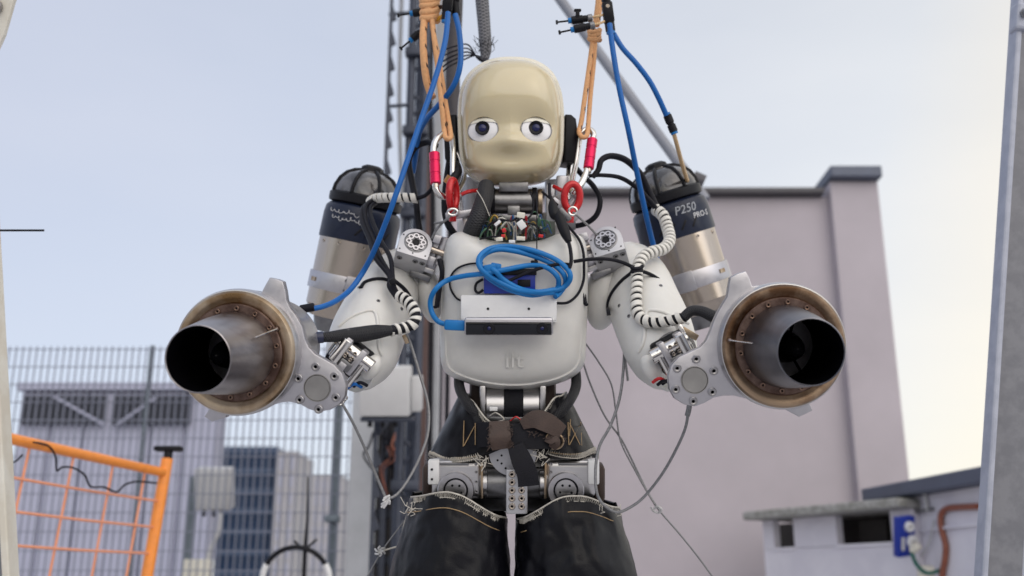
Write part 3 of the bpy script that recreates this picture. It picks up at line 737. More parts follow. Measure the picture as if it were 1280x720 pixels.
    build(MB().box((0, 0, -20), (64, 62, 40), M=F0, b=3), 'housing', M['box'], e)
    build(MB().box((39, -4, -24), (13, 44, 30), M=F0, b=2), 'side_box', M['box'], e)
    build(MB().box((3, -35, -16), (66, 5, 30), M=F0, b=1), 'mounting_rail', M['mast'], e)
    for u in (-20, -4, 12): build(MB().cyl(3, -46, -36, F0 @ T(u, 0, -18), 10, 'Y'), 'gland', M['black'], e)
    f = thing('support_frame', (V(470, 700, 5.2).x, 5.2, 0), 'pale steel support frame with dark gaps below the white equipment box', 'frame')
    for px, w_, m_ in ((452, .125, 'pale'), (478, .035, 'mast'), (492, .03, 'mast'), (505, .055, 'pale')):
        x = V(px, 640, 5.2).x; zt_ = V(px, 470, 5.2).z
        build(MB().box((x, 5.2 + (.05 if m_ == 'mast' else 0), zt_ / 2), (w_, .08, zt_), b=.006), 'upright', M[m_], f, False)
    for py in (520, 575, 640, 700):
        a = V(436, py, 5.15); b_ = V(514, py, 5.15); build(MB().box(((a.x + b_.x) / 2, 5.27, a.z), (b_.x - a.x, .04, .045), b=.005), 'crossbar', M['mast'], f, False)
    x0, x1 = V(470, 600, 5.4).x, V(516, 600, 5.4).x
    build(MB().box(((x0 + x1) / 2, 5.45, .75), (x1 - x0, .05, 2.1)), 'gap_shade', M['shadefill'], f, False)  # dark sheet behind the uprights stands for the shaded gaps
    for i in range(14):
        px = random.uniform(466, 505); py = random.uniform(525, 560)
        tag(build(MB().ptube([(px, py, 5.05), (px + random.uniform(-8, 8), py + 16, 5.02), (px + random.uniform(-12, 10), py + 30, 5.05), (px + random.uniform(-4, 6), py + random.uniform(44, 90), 5.1)], random.uniform(.8, 2.2), seg=6), 'cable', M['rubber'] if i % 4 else M['copper'], f), None)
    # black hoop on a pole
    h = thing('hoop_stand', V(368, 740, 4.4), 'black hoop with white sleeves on a thin black pole, in front of the fence', 'stand')
    Fh = fr(370, 726, 4.4)
    pts = [Fh @ Vector((42 * math.cos(a), 42 * math.sin(a), 0)) for a in [i * math.pi / 24 for i in range(48)]]
    build(MB().tube(pts, 3.2 * S(726, 4.4), 10, True), 'hoop', M['black'], h)
    for s_, a0 in ((-1, 150), (1, 0)):
        pp = [Fh @ Vector((42 * math.cos(R(a0 + k * 5)), 42 * math.sin(R(a0 + k * 5)), 0)) for k in range(7)]
        build(MB().tube(pp, 3.9 * S(726, 4.4), 10), 'white_sleeve', M['white2'], h)
    build(MB().ptube([(385, 596, 4.4, 1.2), (384, 650, 4.4, 1.6), (381, 690, 4.4, 2.6), (378, 760, 4.4, 3)], n=1, seg=8), 'pole', M['black'], h)
    build(MB().ptube([(368, 676, 4.4), (380, 686, 4.4), (396, 674, 4.4)], 1.6, n=4, seg=6), 'bracket', M['black'], h)
mast()

# ================================================================ ROBOT
YT = 1.70
robot = thing('humanoid_robot', V(642, 1000, 1.72), 'white humanoid robot with cream face and four jet engines hanging from ropes', 'robot')
def part(mb, name, m, parent=robot, **k): return build(mb, name, M[m] if isinstance(m, str) else m, parent, **k)
def px_outline(pts, cx, cy): return [(p[0] - cx, cy - p[1]) for p in pts]
def sm(a, b, x): t = min(1, max(0, (x - a) / (b - a))); return t * t * (3 - 2 * t)

# ---- head
def head():
    cx, cy = 638, 157; H = fr(cx, cy, 1.72, rx=-4)
    o = px_outline([(639, 75), (668, 79), (689, 93), (700, 115), (704, 142), (704, 175), (702, 200), (695, 219), (679, 230), (658, 234.5), (638, 236), (617, 234.5), (597, 230), (582, 218), (576, 200), (573.5, 172), (573, 140), (577, 113), (589, 93), (611, 79)], cx, cy)
    inner = [(u * .955, v * (.955 if v > 0 else 1.01)) for u, v in o]
    def feat(u, v, rho):
        k = 1 - sm(.55, .98, rho); v = v + 13
        side = math.exp(-((abs(u) - 33) / 26) ** 2)
        f = -9.0 * math.exp(-((v - 0) / 18) ** 2) * (.38 + .62 * side) * (1 - sm(.74, .99, rho) * .8)   # eye hollow
        f += 1.2 * math.exp(-((v - 40) / 16) ** 2) * k                                                      # brow
        f += 6.5 * math.exp(-((v + 20) / 11) ** 2) * math.exp(-(u / 17) ** 2)                                # nose
        f += 3.2 * math.exp(-((v + 20) / 12) ** 2) * math.exp(-(u / 55) ** 4) * k                            # cheeks
        f -= 3.6 * math.exp(-((v + 44) / 11) ** 2) * (.7 + .3 * math.exp(-(u / 22) ** 2)) * k               # hollow under the nose
        f += 9.0 * sm(.45, .86, rho) * (1 - sm(.88, 1.0, rho)) * sm(-22, -58, v) if v < -22 else 0
        return f
    face = MB().shell(H @ T(0, 0, 14), inner, 50, 3.8, .54, 44, 144, feat, back=10)
    fb = face.bvh()
    h = part(face, 'head', 'cream', ang=60)
    c = MB(); EV = -17.5
    for ex in (605.2, 669.2): c.lathe([(0, -6), (18.5, -6), (18.5, 90), (0, 90)], H @ T(ex - cx, EV, 0) @ Matrix.Diagonal((1, .85, 1, 1)), 48)
    cut(h, c)
    # outer cap behind the face plate
    part(MB().shell(H @ T(0, 0, 20), o, -105, 2.6, .5, 24, 120, None, back=2), 'head_cap', 'ivory', h, ang=60)
    Hi = H.inverted()
    def fz(u, v):                                              # height of the uncut face over a point of the head frame
        o_ = H @ Vector((u, v, 200)); d_ = (H.to_3x3() @ Vector((0, 0, -1))).normalized()
        h_ = fb.ray_cast(o_, d_)[0]; return (Hi @ h_).z if h_ is not None else 0
    for ex in (605.2, 669.2):
        e0 = ex - cx; ax, ay = 18.3, 15.5
        zl, zr, zt, zb = fz(e0 - ax, EV), fz(e0 + ax, EV), fz(e0, EV + ay), fz(e0, EV - ay)
        def ez(u, v, up=0.0):
            r2 = min(1, (u / ax) ** 2 + (v / ay) ** 2)
            return (zl + zr + zt + zb) / 4 + (zr - zl) / 2 * u / ax * .85 + (zt - zb) / 2 * v / ay * .85 - 1.2 + 3.2 * (1 - r2) + up
        def patch(lo, up, bulge=0.0):
            vs = []; fs = []; n, m_ = 56, 14
            for j in range(m_ + 1):
                for i in range(n):
                    a = 2 * math.pi * i / n; u, v = ax * math.cos(a) * j / m_, ay * math.sin(a) * j / m_
                    lid = lo - 2.6 * (u / ax) ** 2 if lo is not None else None
                    if lid is not None and v < lid: v = min(lid, ay * math.sqrt(max(0, 1 - (u / ax) ** 2)))
                    vs.append((e0 + u, EV + v, ez(u, v, up)))
            o_ = len(vs)
            for i in range(n):
                q = vs[m_ * n + i]; vs.append((q[0], q[1], q[2] - (14 if lo is None else 2.5)))
            for j in range(m_):
                for i in range(n):
                    k = (i + 1) % n; fs.append((j * n + i, j * n + k, (j + 1) * n + k, (j + 1) * n + i))
            for i in range(n):
                k = (i + 1) % n; fs.append((m_ * n + i, m_ * n + k, o_ + k, o_ + i))
            return MB().add(vs, fs, H)
        e = part(patch(None, 0), 'eyeball', 'eyewhite', h, ang=80)
        part(MB().tube([H @ Vector((e0 + ax * math.cos(a) * 1.0, EV + ay * math.sin(a) * 1.0, ez(ax * math.cos(a), ay * math.sin(a), .3))) for a in [i * math.pi / 36 for i in range(72)]], .75 * S(160, 1.72), 6, True), 'eye_rim', 'dsteel', h)
        part(patch(9.6, 1.3), 'eyelid', 'ivory', h, ang=80)
        look = H @ T(e0 - .5, EV - .2, ez(0, 0) - 18.6) @ Matrix.Rotation(math.atan((zt - zb) / 2 / ay * .85) * .55, 4, 'X') @ T(0, 0, 0)
        part(MB().lathe([(8.4, 18.2), (8.8, 20.4), (7.8, 21.2), (6.4, 20.9), (5.2, 20.5), (0, 20.9)], look, 32), 'iris', 'lens', h)
        part(MB().lathe([(4.8, 20.4), (4.2, 21.5), (2.6, 22.2), (0, 22.5)], look, 24), 'pupil_lens', 'lensblue', h, ang=80)
    # rim line of the sockets
    for s_ in (-1, 1):
        F0 = H @ T(s_ * 70 + (3 if s_ > 0 else -2), -20, 0) @ Mx(s_ * 8, 'Y') @ Mx(-s_ * 1.5, 'Z')
        ear = MB().prism([(-7, -28), (5, -29), (8, -24), (8.5, 10), (6, 26), (0, 31), (-7, 31)] if s_ > 0 else [(7, -28), (7, 31), (0, 31), (-6, 26), (-8.5, 10), (-8, -24), (-5, -29)], -30, 14, F0, b=2)
        part(ear, 'ear_pad', 'black', h)
    return H
HF = head()

# ---- neck and wiring
def neck():
    F0 = fr(642, 252, 1.73)
    n = part(MB().cyl(16, -25, 25, F0, 32, 'X', b=1.5), 'neck_motor', 'neckmetal')
    for u in (-33, -26, 26, 33):
        part(MB().cyl(18 if abs(u) < 30 else 16, -3 + u, 3 + u, F0, 28, 'X', b=.8), 'motor_ring', 'black' if abs(u) < 30 else 'heat', n)
    part(MB().box((0, 17, 4), (36, 12, 26), F0, b=1), 'clamp_block', 'neckmetal', n)
    part(MB().box((0, -13, 15), (15, 12, 6), F0, b=.8).box((0, -22, 8), (64, 8, 20), F0, b=.8), 'neck_bracket', 'neckmetal', n)
    for u, w in ((-36, 7), (46, 10)): part(MB().box((u, -14, -2), (w, 70, 12), F0, b=.8), 'neck_post', 'alupaint', n)
    part(MB().box((0, -40, -8), (84, 26, 20), F0, b=1), 'neck_base', 'dsteel', n)
    part(MB().box((62, 8, -18), (16, 52, 14), F0, b=2), 'side_bracket', 'alu', n)
    part(MB().box((56, -24, -12), (44, 22, 10), F0, b=1), 'rear_plate', 'dsteel', n)
    part(MB().box((-52, -30, -14), (50, 10, 12), F0 @ Mx(12, 'Z'), b=1), 'rear_plate', 'alupaint', n)
    part(MB().box((52, -4, 3), (7, 22, 10), F0, b=.6).box((53, -16, 4), (6, 10, 8), F0, b=.6), 'encoder', 'dsteel', n)
    part(MB().cyl(13, -55, 10, fr(694, 235, 1.80), 20, 'Y', b=1), 'rear_actuator', 'alupaint', n)
    part(MB().cyl(12, -40, 18, fr(590, 240, 1.82), 20, 'Y', b=1), 'rear_actuator', 'alupaint', n)
    part(MB().ptube([(608, 232, 1.66, 10), (605, 250, 1.64, 11), (598, 272, 1.63, 12), (590, 290, 1.65, 11.5), (587, 306, 1.70, 11)], seg=18), 'braided_sleeve', 'braid')
    part(MB().ptube([(596, 238, 1.63), (604, 251, 1.615), (612, 270, 1.62)], .6, seg=5), 'lacing_cord', 'thread')
    # circuit board and tangle of coloured leads
    b = part(MB().box((0, 0, -2), (96, 34, 4), fr(646, 292, 1.665) @ Mx(-20, 'X'), b=.5), 'circuit_board', mat('green_board', (.008, .016, .012), .5, var=.4, scale=200))
    cols = [mat('lead_' + n_, c, .45) for n_, c in (('yellow', (.38, .24, .04)), ('green', (.06, .15, .085)), ('red', (.36, .012, .02)), ('white', (.55, .53, .48)), ('blue', (.03, .10, .26)), ('black', (.012, .012, .014)), ('grey', (.14, .16, .16)))]
    rnd = random.Random(5)
    for i in range(58):
        x0, x1 = rnd.uniform(604, 684), 0; x1 = x0 + rnd.uniform(-30, 30); x1 = min(690, max(600, x1)); top = rnd.uniform(266, 285)
        y0 = rnd.uniform(284, 300); y1 = rnd.uniform(286, 302); Y = rnd.uniform(1.615, 1.655)
        m_ = cols[[0, 1, 1, 2, 3, 4, 5, 5, 5, 5, 6, 3][i % 12]]
        part(MB().ptube([(x0, y0, Y + .02), (x0 + (x1 - x0) * .2 + rnd.uniform(-5, 5), top + 4, Y), (x0 + (x1 - x0) * .6, top + rnd.uniform(-3, 8), Y), (x1, y1, Y + .02)], rnd.choice((.65, .8, 1.0, 1.2)), n=5, seg=5), 'lead', m_)
    for (x, y, w, h, rz, m_) in ((651, 269, 10, 7, -8, 'ivory'), (652, 281, 9, 11, 35, 'white2'), (624, 299, 9, 5, 4, 'ivory'), (651, 298, 11, 5, -3, 'ivory'), (630, 288, 5, 5, 20, 'red'), (629, 295, 5, 4, 0, 'red'), (676, 295, 6, 4, -10, 'red'), (622, 279, 9, 4, 40, 'white2'), (640, 302, 8, 4, 0, 'white2')):
        part(MB().box((0, 0, 0), (w, h, 5), fr(x, y, 1.607, rz=rz), b=.6), 'connector', m_)
    for pts, r_ in (([(606, 296, 1.62), (612, 281, 1.61), (625, 275, 1.605), (640, 276, 1.61), (648, 270, 1.61)], 1.3), ([(660, 279, 1.61), (672, 283, 1.605), (677, 294, 1.61)], 1.1), ([(600, 299, 1.62), (614, 296, 1.60), (622, 296, 1.605)], 1.2), ([(663, 240, 1.66), (667, 255, 1.64), (663, 270, 1.63), (652, 276, 1.615)], 1.2), ([(678, 240, 1.66), (690, 250, 1.63), (697, 256, 1.62)], 1.6)):
        part(MB().ptube(pts, r_, seg=8), 'neck_cable', 'rubber')
neck()

# ---- torso shell
TC = (642, 392)
def torso():
    F0 = fr(*TC, YT)
    o = px_outline([(642, 303.5), (612, 300), (592, 293), (577, 289), (564, 294), (557, 306), (553.5, 330), (552, 365), (551, 400), (551, 435), (553, 457), (562, 469), (588, 479.5), (615, 485), (642, 487), (668, 485), (700, 478), (721, 467), (730.5, 452), (732.5, 425), (734, 390), (734.5, 345), (733.5, 310), (727, 296), (713, 289.5), (698, 292), (676, 300)], *TC)
    def feat(u, v, rho):
        f = 0.0
        edge = -v / 95.0                                       # lip along the lower edge
        
        f += (-3.0 * sm(.80, .95, rho) if v > 45 else 0) * sm(45, 70, v)
        f += 3.6 * sm(.895, .915, rho) * sm(10, 50, -v)
        f += 3 * math.exp(-((v - 20) / 60) ** 2) * math.exp(-(u / 70) ** 2)
        return f
    mb = MB().shell(F0, o, 47, 7.0, .52, 60, 168, feat, back=30)
    t = part(mb, 'torso_shell', 'white', ang=60); b = mb.bvh()
    part(MB().shell(F0 @ T(0, 0, -26), [(u * .93, v * .93 - 3) for u, v in o], -100, 3, .5, 16, 90, None, back=2), 'back_shell', 'white', ang=60)
    # raised lettering on the belly
    vs, fs = textmesh('iit', 27, .5); s = S(450, YT)
    P = hit(b, 643, 451); B = fr(643, 451, YT); B.translation = P
    out_ = []
    nrm = b.ray_cast(CAM, (P - CAM).normalized())[1]
    for v in vs:
        w = B @ Vector((v.x * 1.15, v.y, 0)); d = (w - CAM).normalized(); h_ = b.ray_cast(CAM, d)[0]
        if h_ is None: h_ = w
        out_.append(h_ - d * ((3.4 if v.z > 0 else -1.0) * s))
    part(MB().add(out_, fs), 'raised_lettering', mat('relief_lit_plastic', (.655, .645, .62), .4), t, smooth=False)  # paler than the shell, standing for light on the relief
    # blue interface box
    Y = YD(352, (hit(b, 637, 352) - CAM).dot(FW)); G = fr(637, 352, Y)
    bx = part(MB().box((0, 0, 3), (64, 30, 14), G, b=1.5), 'interface_box', 'bluebox', t)
    part(MB().box((0, 12, 5), (67, 8, 16), G, b=1), 'interface_top', 'black', t)
    part(MB().box((18, -2, 10), (16, 9, 2), G, b=.5), 'port', 'black', t)
    part(MB().box((6, -10, 10), (20, 2, 1.5), G), 'port', 'black', t)
    # camera bracket and stereo camera
    Y2 = YD(385, (hit(b, 636, 385) - CAM).dot(FW) - .012); K = fr(636, 385, Y2)
    br = part(MB().box((0, 0, 0), (120, 31, 5), K, b=1.6).box((0, 14.5, -7), (118, 3, 18), K, b=1).box((57.5, -3, -5), (5, 30, 12), K, b=1), 'camera_bracket', 'white2')
    part(MB().box((0, -15, 5), (112, 4, 22), K, b=1), 'bracket_foot', 'white2', br)
    for u in (-26, 25): part(MB().cyl(1.7, 1, 2.9, K @ T(u, -1, 0), 12), 'screw_hole', 'black', br)
    Q = fr(636, 407, Y2) @ T(0, 0, 16)
    cm = part(MB().box((0, 0, 0), (109, 22, 22), Q, b=3.2, bs=4), 'stereo_camera', 'alu')
    part(MB().box((0, -2.4, 11), (105, 15.5, 2.4), Q, b=1), 'camera_window', 'glass', cm)
    for u in (-24, 41):
        part(MB().lathe([(0, 12.8), (3.2, 12.8), (3.6, 13.5), (6.5, 13.5), (7.2, 12.2)], Q @ T(u, -2.4, 0), 24), 'lens_ring', 'black', cm)
        part(MB().ball((0, 0, 11.6), (3.0, 3.0, 2), Q @ T(u, -2.4, 0), 16, 10), 'lens', 'lensblue', cm)
    return t, b, Y2
TORSO, TB, YBR = torso()

# ---- shoulders
def shoulder(cx, cy, s):
    F0 = fr(cx, cy, 1.66, rz=-17 * s, rx=-34, ry=6 * s)
    pts = [(-20, -17), (20, -17), (21, 0)] + [(21 * math.cos(a), 4 + 21 * math.sin(a)) for a in [math.pi * k / 14 for k in range(1, 14)]] + [(-21, 0)]
    b = part(MB().prism(pts, -44, 0, F0, b=1.2), 'shoulder_block', 'alupaint')
    part(MB().lathe([(0, -1), (15, -1), (15, .7), (13.8, 1.2), (13.6, .2), (0, .2)], F0 @ T(0, 4, 0), 36), 'bearing_seat', 'dsteel', b)
    for k in range(8):
        a = math.pi * k / 4 + .2
        part(MB().lathe([(2.0, .0), (2.0, 1.8), (3.6, 1.8), (3.7, 0)], F0 @ T(9.2 * math.cos(a), 4 + 9.2 * math.sin(a), 0), 14), 'bearing_bolt', 'alu', b)
    part(MB().lathe([(0, .6), (3.6, .6), (3.6, 1.0), (4.6, 1.2), (4.8, 0)], F0 @ T(0, 4, 0), 16), 'bearing_hub', 'black', b)
    for u, v in ((-17, -12), (16, -12), (-17.5, 10), (0, -13), (16, 18)): part(MB().cyl(1, 0, .5, F0 @ T(u, v, 0), 10), 'pin', 'black', b)
    B = F0 @ T(0, -17, 0) @ Mx(90, 'X')
    for u in (-14, 6, 15): bolt(B, u, -12 if u < 0 else -10, 0, 3.6, b, 'dsteel')
    # hinge hardware between block and torso
    sx = cx + 26 * s
    Hh = fr(sx, cy + 10, 1.70, rz=-20 * s)
    hb = part(MB().box((0, 0, 0), (12, 44, 22), Hh, b=1).cyl(7, -18, 18, Hh @ T(7 * s, 4, 8), 16, 'Y', b=1).box((-3 * s, 16, 13), (9, 10, 12), Hh, b=.8).box((-2 * s, -12, 14), (12, 12, 10), Hh, b=.8), 'shoulder_hinge', 'alu')
    part(MB().cyl(4, -10, 10, Hh @ T(2 * s, 2, 16), 12, 'X', b=.8), 'hinge_pin', 'steel', hb)
    part(MB().box((-8 * s, -24, 6), (30, 6, 18), Hh, b=.8), 'hinge_plate', 'alubr', hb)
    part(MB().box((-8 * s, -34, 2), (26, 8, 16), Hh, b=.8), 'hinge_plate', 'dsteel', hb)
    part(MB().ptube([(cx + 30 * s, cy + 18, 1.65), (cx + 34 * s, cy + 36, 1.65), (cx + 30 * s, cy + 55, 1.66), (cx + 27 * s, cy + 78, 1.66)], 3.2, seg=8), 'shoulder_cable', 'rubber')
    part(MB().ptube([(cx + 33 * s, cy + 20, 1.66), (cx + 32 * s, cy + 50, 1.65), (cx + 28 * s, cy + 74, 1.655), (cx + 24 * s, cy + 78, 1.66)], 2.2, seg=8), 'shoulder_cable', 'rubber')
shoulder(519, 306, 1); shoulder(758, 303, -1)

# ---- arms
ARM = {}
def arm(line, rim, cutter, name, s):
    mb = MB().ptube(line, seg=48, n=10); b = mb.bvh()
    a = part(mb, 'arm_shell', 'white', ang=60)
    c = MB(); c.ball((0, 0, 0), cutter[3], fr(cutter[0], cutter[1], cutter[2]), 32, 20); cut(a, c)
    rp = MB().tube(*wpath(rim, 1, 6), 48); part(rp, 'arm_collar', 'white', a, ang=60)
    ARM[s] = (a, b)
    return a
arm([(499, 336, 1.80, 26), (494, 348, 1.775, 34), (487, 362, 1.745, 39), (474, 387, 1.70, 43.5), (460, 418, 1.66, 46.5), (452, 444, 1.635, 45), (448, 464, 1.625, 37), (446, 482, 1.62, 20), (446, 490, 1.62, 4)],
    [(508, 338, 1.79, 33), (503, 347, 1.775, 38.5), (497, 356, 1.76, 40), (492, 363, 1.75, 39.5)], (428, 462, 1.585, 40), 'l', -1)
arm([(790, 330, 1.80, 30), (793, 343, 1.775, 37), (798, 358, 1.745, 42), (806, 383, 1.70, 45.5), (818, 412, 1.66, 47), (827, 440, 1.635, 45), (832, 462, 1.625, 37), (835, 481, 1.62, 20), (835, 489, 1.62, 4)],
    [(781, 332, 1.79, 35), (785, 341, 1.775, 40), (790, 350, 1.76, 42), (794, 358, 1.75, 41.5)], (852, 452, 1.585, 40), 'r', 1)
for s, pts in ((-1, [(424, 408), (436, 398), (450, 391), (462, 388), (469, 391), (472, 402), (473, 420), (474, 436), (478, 444)]), (1, [(860, 404), (845, 398), (828, 390), (812, 388), (806, 395), (806, 412), (804, 428), (798, 440)])):
    a, b = ARM[s]
    Q = catmull(pts, 6); P = [hit(b, q[0], q[1], .0002, 1.62) for q in Q]
    part(MB().tube(P, 2.6 * S(400, 1.62), 10), 'moulded_ridge', 'white', a, ang=80)
    for (x, y) in (((449, 359), (473, 376), (502, 386)) if s < 0 else ((774, 382), (826, 357), (786, 395))):
        p = hit(b, x, y, .0003); n = b.ray_cast(CAM, (p - CAM).normalized())[1] or -FW
        q = n.to_track_quat('Z', 'Y').to_matrix().to_4x4(); q.translation = p
        bolt(q @ Matrix.Scale(S(370, 1.65), 4), 0, 0, .1, 2.3, a, 'dsteel', 'screw')
# second upper arm shells next to the torso
part(MB().ball((0, 0, 0), (15, 36, 26), fr(537, 368, 1.745, rz=8), 28, 20), 'upper_arm_cover', 'white', ang=80)
part(MB().ball((0, 0, 0), (22, 42, 28), fr(753, 371, 1.745, rz=-6), 28, 20), 'upper_arm_cover', 'white', ang=80)

# ---- wrists
def wrist(cx, cy, s):
    F0 = fr(cx, cy, 1.56, rz=-38 * s) if s > 0 else fr(cx, cy, 1.56, rz=28)
    X = F0 @ Matrix.Diagonal((-s, 1, 1, 1)) if False else F0
    w = part(MB().box((0, 0, 0), (40, 26, 30), X, b=2).box((-14 * s, 6, 14), (10, 30, 18), X, b=2).box((10 * s, 2, 16), (8, 36, 22), X, b=1.5), 'wrist_frame', 'alu')
    part(MB().box((-4 * s, -2, -12), (50, 44, 16), X, b=5), 'cavity_shade', 'black', w)  # solid black block added to stand for the shade in the arm opening
    part(MB().cyl(9, -26, 26, X @ T(2 * s, 8, 16), 20, 'X', b=1), 'wrist_axle', 'chrome', w)
    part(MB().cyl(7, -16, 16, X @ T(-14 * s, 2, 24), 20, 'Y', b=1), 'wrist_pivot', 'chrome', w)
    part(MB().cyl(4, -22, 20, X @ T(18 * s, -6, 20), 16, 'Y', b=1), 'tendon_guide', 'chrome', w)
    part(MB().box((1 * s, -9, 20), (16, 12, 16), X, b=1), 'wrist_block', 'dsteel', w)
    part(MB().box((-1 * s, -14, 25), (9, 14, 8), X, b=1), 'wrist_clevis', 'alu', w)
    part(MB().box((-22 * s, 8, 2), (5, 40, 34), X, b=1.5), 'wrist_flange', 'chrome', w)
    for k in range(4): bolt(X, -6 * s + 8 * (k % 2) * s, 10 - 10 * (k // 2), 26, 2.4, w, 'steel')
    return w
def wrist_at(cx, cy, s):
    wrist(cx, cy, s)
wrist_at(440, 447, 1); wrist_at(840, 440, -1)
part(MB().ball((0, 0, 0), (12, 17, 12), fr(464, 459, 1.575, rz=-30), 20, 14), 'wrist_cap', 'white', ang=80)
part(MB().ball((0, 0, 0), (12, 19, 12), fr(814, 461, 1.575, rz=30), 20, 14), 'wrist_cap', 'white', ang=80)
part(MB().box((0, 0, 0), (20, 5, 8), fr(426, 422, 1.545, rz=35), b=1), 'brass_plate', 'heat')
part(MB().box((0, 0, 0), (22, 8, 8), fr(862, 417, 1.545, rz=-30), b=1), 'brass_plate', 'heat')
for (x, y, m_) in ((443, 483, 'blue'), (450, 481, 'rubber'), (824, 476, 'red'), (830, 479, 'rubber'), (836, 478, 'rubber')):
    part(MB().ptube([(x - 8, y + 2, 1.56), (x, y - 3, 1.55), (x + 9, y + 1, 1.56)], 2.2, seg=7), 'wrist_wire', m_)

# ---- arm jet engines
JET = {}
def jet(cx, cy, s, ry, outline, lobe, probe):
    F0 = frd(cx, cy, 1.40, ry=ry)
    ja = part(MB().lathe([(0, -175), (60, -175), (66, -160), (70, -130), (72, -118), (72, -34), (80, -30), (80.5, -18), (80, -9), (78.5, -5), (76, -4.5), (72, -9), (60, -12), (60, -60), (0, -60)], F0, 96), 'jet_engine', 'alubr')
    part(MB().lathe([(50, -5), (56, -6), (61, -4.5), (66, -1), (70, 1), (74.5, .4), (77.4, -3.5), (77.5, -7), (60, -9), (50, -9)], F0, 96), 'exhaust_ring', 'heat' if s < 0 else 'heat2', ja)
    part(MB().lathe([(48, -5.5), (48, -1.2), (50, -.6), (60, -.6), (61.5, -2), (61.5, -6)], F0, 96), 'bolt_flange', 'rust', ja)
    for k in range(14):
        a = 2 * math.pi * (k + .35) / 14; bolt(F0, 55.6 * math.cos(a), 55.6 * math.sin(a), 0.4, 3.4, ja, 'boltbrown')
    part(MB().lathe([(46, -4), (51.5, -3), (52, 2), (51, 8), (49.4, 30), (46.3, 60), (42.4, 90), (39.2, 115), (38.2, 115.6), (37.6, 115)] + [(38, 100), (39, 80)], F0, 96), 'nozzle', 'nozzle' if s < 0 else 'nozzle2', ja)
    part(MB().lathe([(37.7, 115.2), (37.5, 100), (38.3, 80), (40, 40), (41, 0), (41, -30), (0, -30)], F0, 72, opened=True), 'nozzle_bore', 'soot_shade', ja)
    part(MB().lathe([(0, 62), (4, 60.5), (9, 54), (14, 40), (18, 20), (21, -8), (22, -29)], F0, 40), 'exhaust_cone', mat('sooty_cone', (.006, .006, .008), .25, var=.3, spec=.3), ja)
    for a in (R(75), R(195), R(300)): part(MB().box((30, 0, 8), (22, .7, 12), F0 @ Matrix.Rotation(a, 4, 'Z')), 'exhaust_vane', 'soot_shade', ja)
    d = 1.425; ox, oy = 640 + (cx - 640) * 1.40 / d, 360 + (cy - 360) * 1.40 / d
    G = frd(ox, oy, d, ry=ry)
    br = part(MB().prism([(p[0] - ox, oy - p[1]) for p in outline], -13, 1, G, b=1.6), 'engine_bracket', 'alu', ja)
    L = G @ T(lobe[0] - ox, oy - lobe[1], 0)
    part(MB().lathe([(0, 1.2), (15.5, 1.2), (16, .6), (16.4, 1.6), (17.2, 1.6), (17.4, 0)], L @ T(0, 0, 1.2), 40), 'hub_disc', mat('turned_disc', (.34, .33, .32), .38, 1.0, var=.15, scale=30, stretch=(1, 1, 1)), ja)
    for k in range(6):
        a = R(90 + 60 * k - s * 4); bolt(L, 26.5 * math.cos(a), 26.5 * math.sin(a), 2.0, 5.4, ja, 'boltsteel')
    part(MB().tube(*wpath(probe, 1.0, 4), 6), 'probe_pin', 'chrome', ja)
    part(MB().lathe([(0, -2), (2.6, -2), (2.6, 1), (1.4, 1.6), (0, 1.6)], frd(probe[0][0], probe[0][1], 1.395), 10), 'probe_boss', 'rust', ja)
    part(MB().lathe([(60, -18), (74, -18), (77, -22), (77, -40), (72, -46), (60, -46)], G, 80), 'engine_cowl', 'dsteel', ja)
    JET[s] = (F0, G)
jl = [(326, 369), (331, 359), (338, 347), (348, 349), (355, 352), (358, 364), (359.5, 375), (364, 385), (372, 395), (379.5, 408), (383, 424), (388, 434), (396, 442), (408, 448.5), (420, 455), (430, 466), (435, 480), (433.5, 494), (427, 504), (415, 511), (400, 514), (388, 510.5), (376, 504), (363, 501.5), (352, 502.5), (340, 506.5), (325, 511), (305, 514), (286, 514), (282, 522), (264, 527.5), (254, 521), (263, 508), (252, 492), (243, 470), (239, 445), (241, 420), (249, 398), (262, 380), (280, 368), (300, 362.5), (316, 363)]
jr = [(940, 357.5), (936.5, 347), (932, 339), (922, 342), (913, 347), (911, 358), (909, 371), (903, 381), (897, 391), (892, 402), (888, 414), (882.5, 426), (875, 434), (862, 440), (849, 446), (839.5, 456), (835, 470), (836.5, 486), (843, 498), (855, 505.5), (869, 508), (881, 503.5), (892, 497), (905, 494.5), (918, 494.5), (935, 499), (955, 505), (974, 508), (984, 513), (999, 521), (1016, 513), (1011, 503), (1021, 490), (1032, 468), (1036, 440), (1033, 412), (1024, 390), (1010, 373), (990, 361), (965, 355)]
jet(292, 441, -1, -5, jl, (399, 484), [(346, 411, 1.345), (333, 416, 1.325), (319, 422, 1.30)])
jet(981, 433, 1, 0, jr, (868, 475), [(912, 425, 1.345), (925, 427, 1.325), (941, 429, 1.30)])

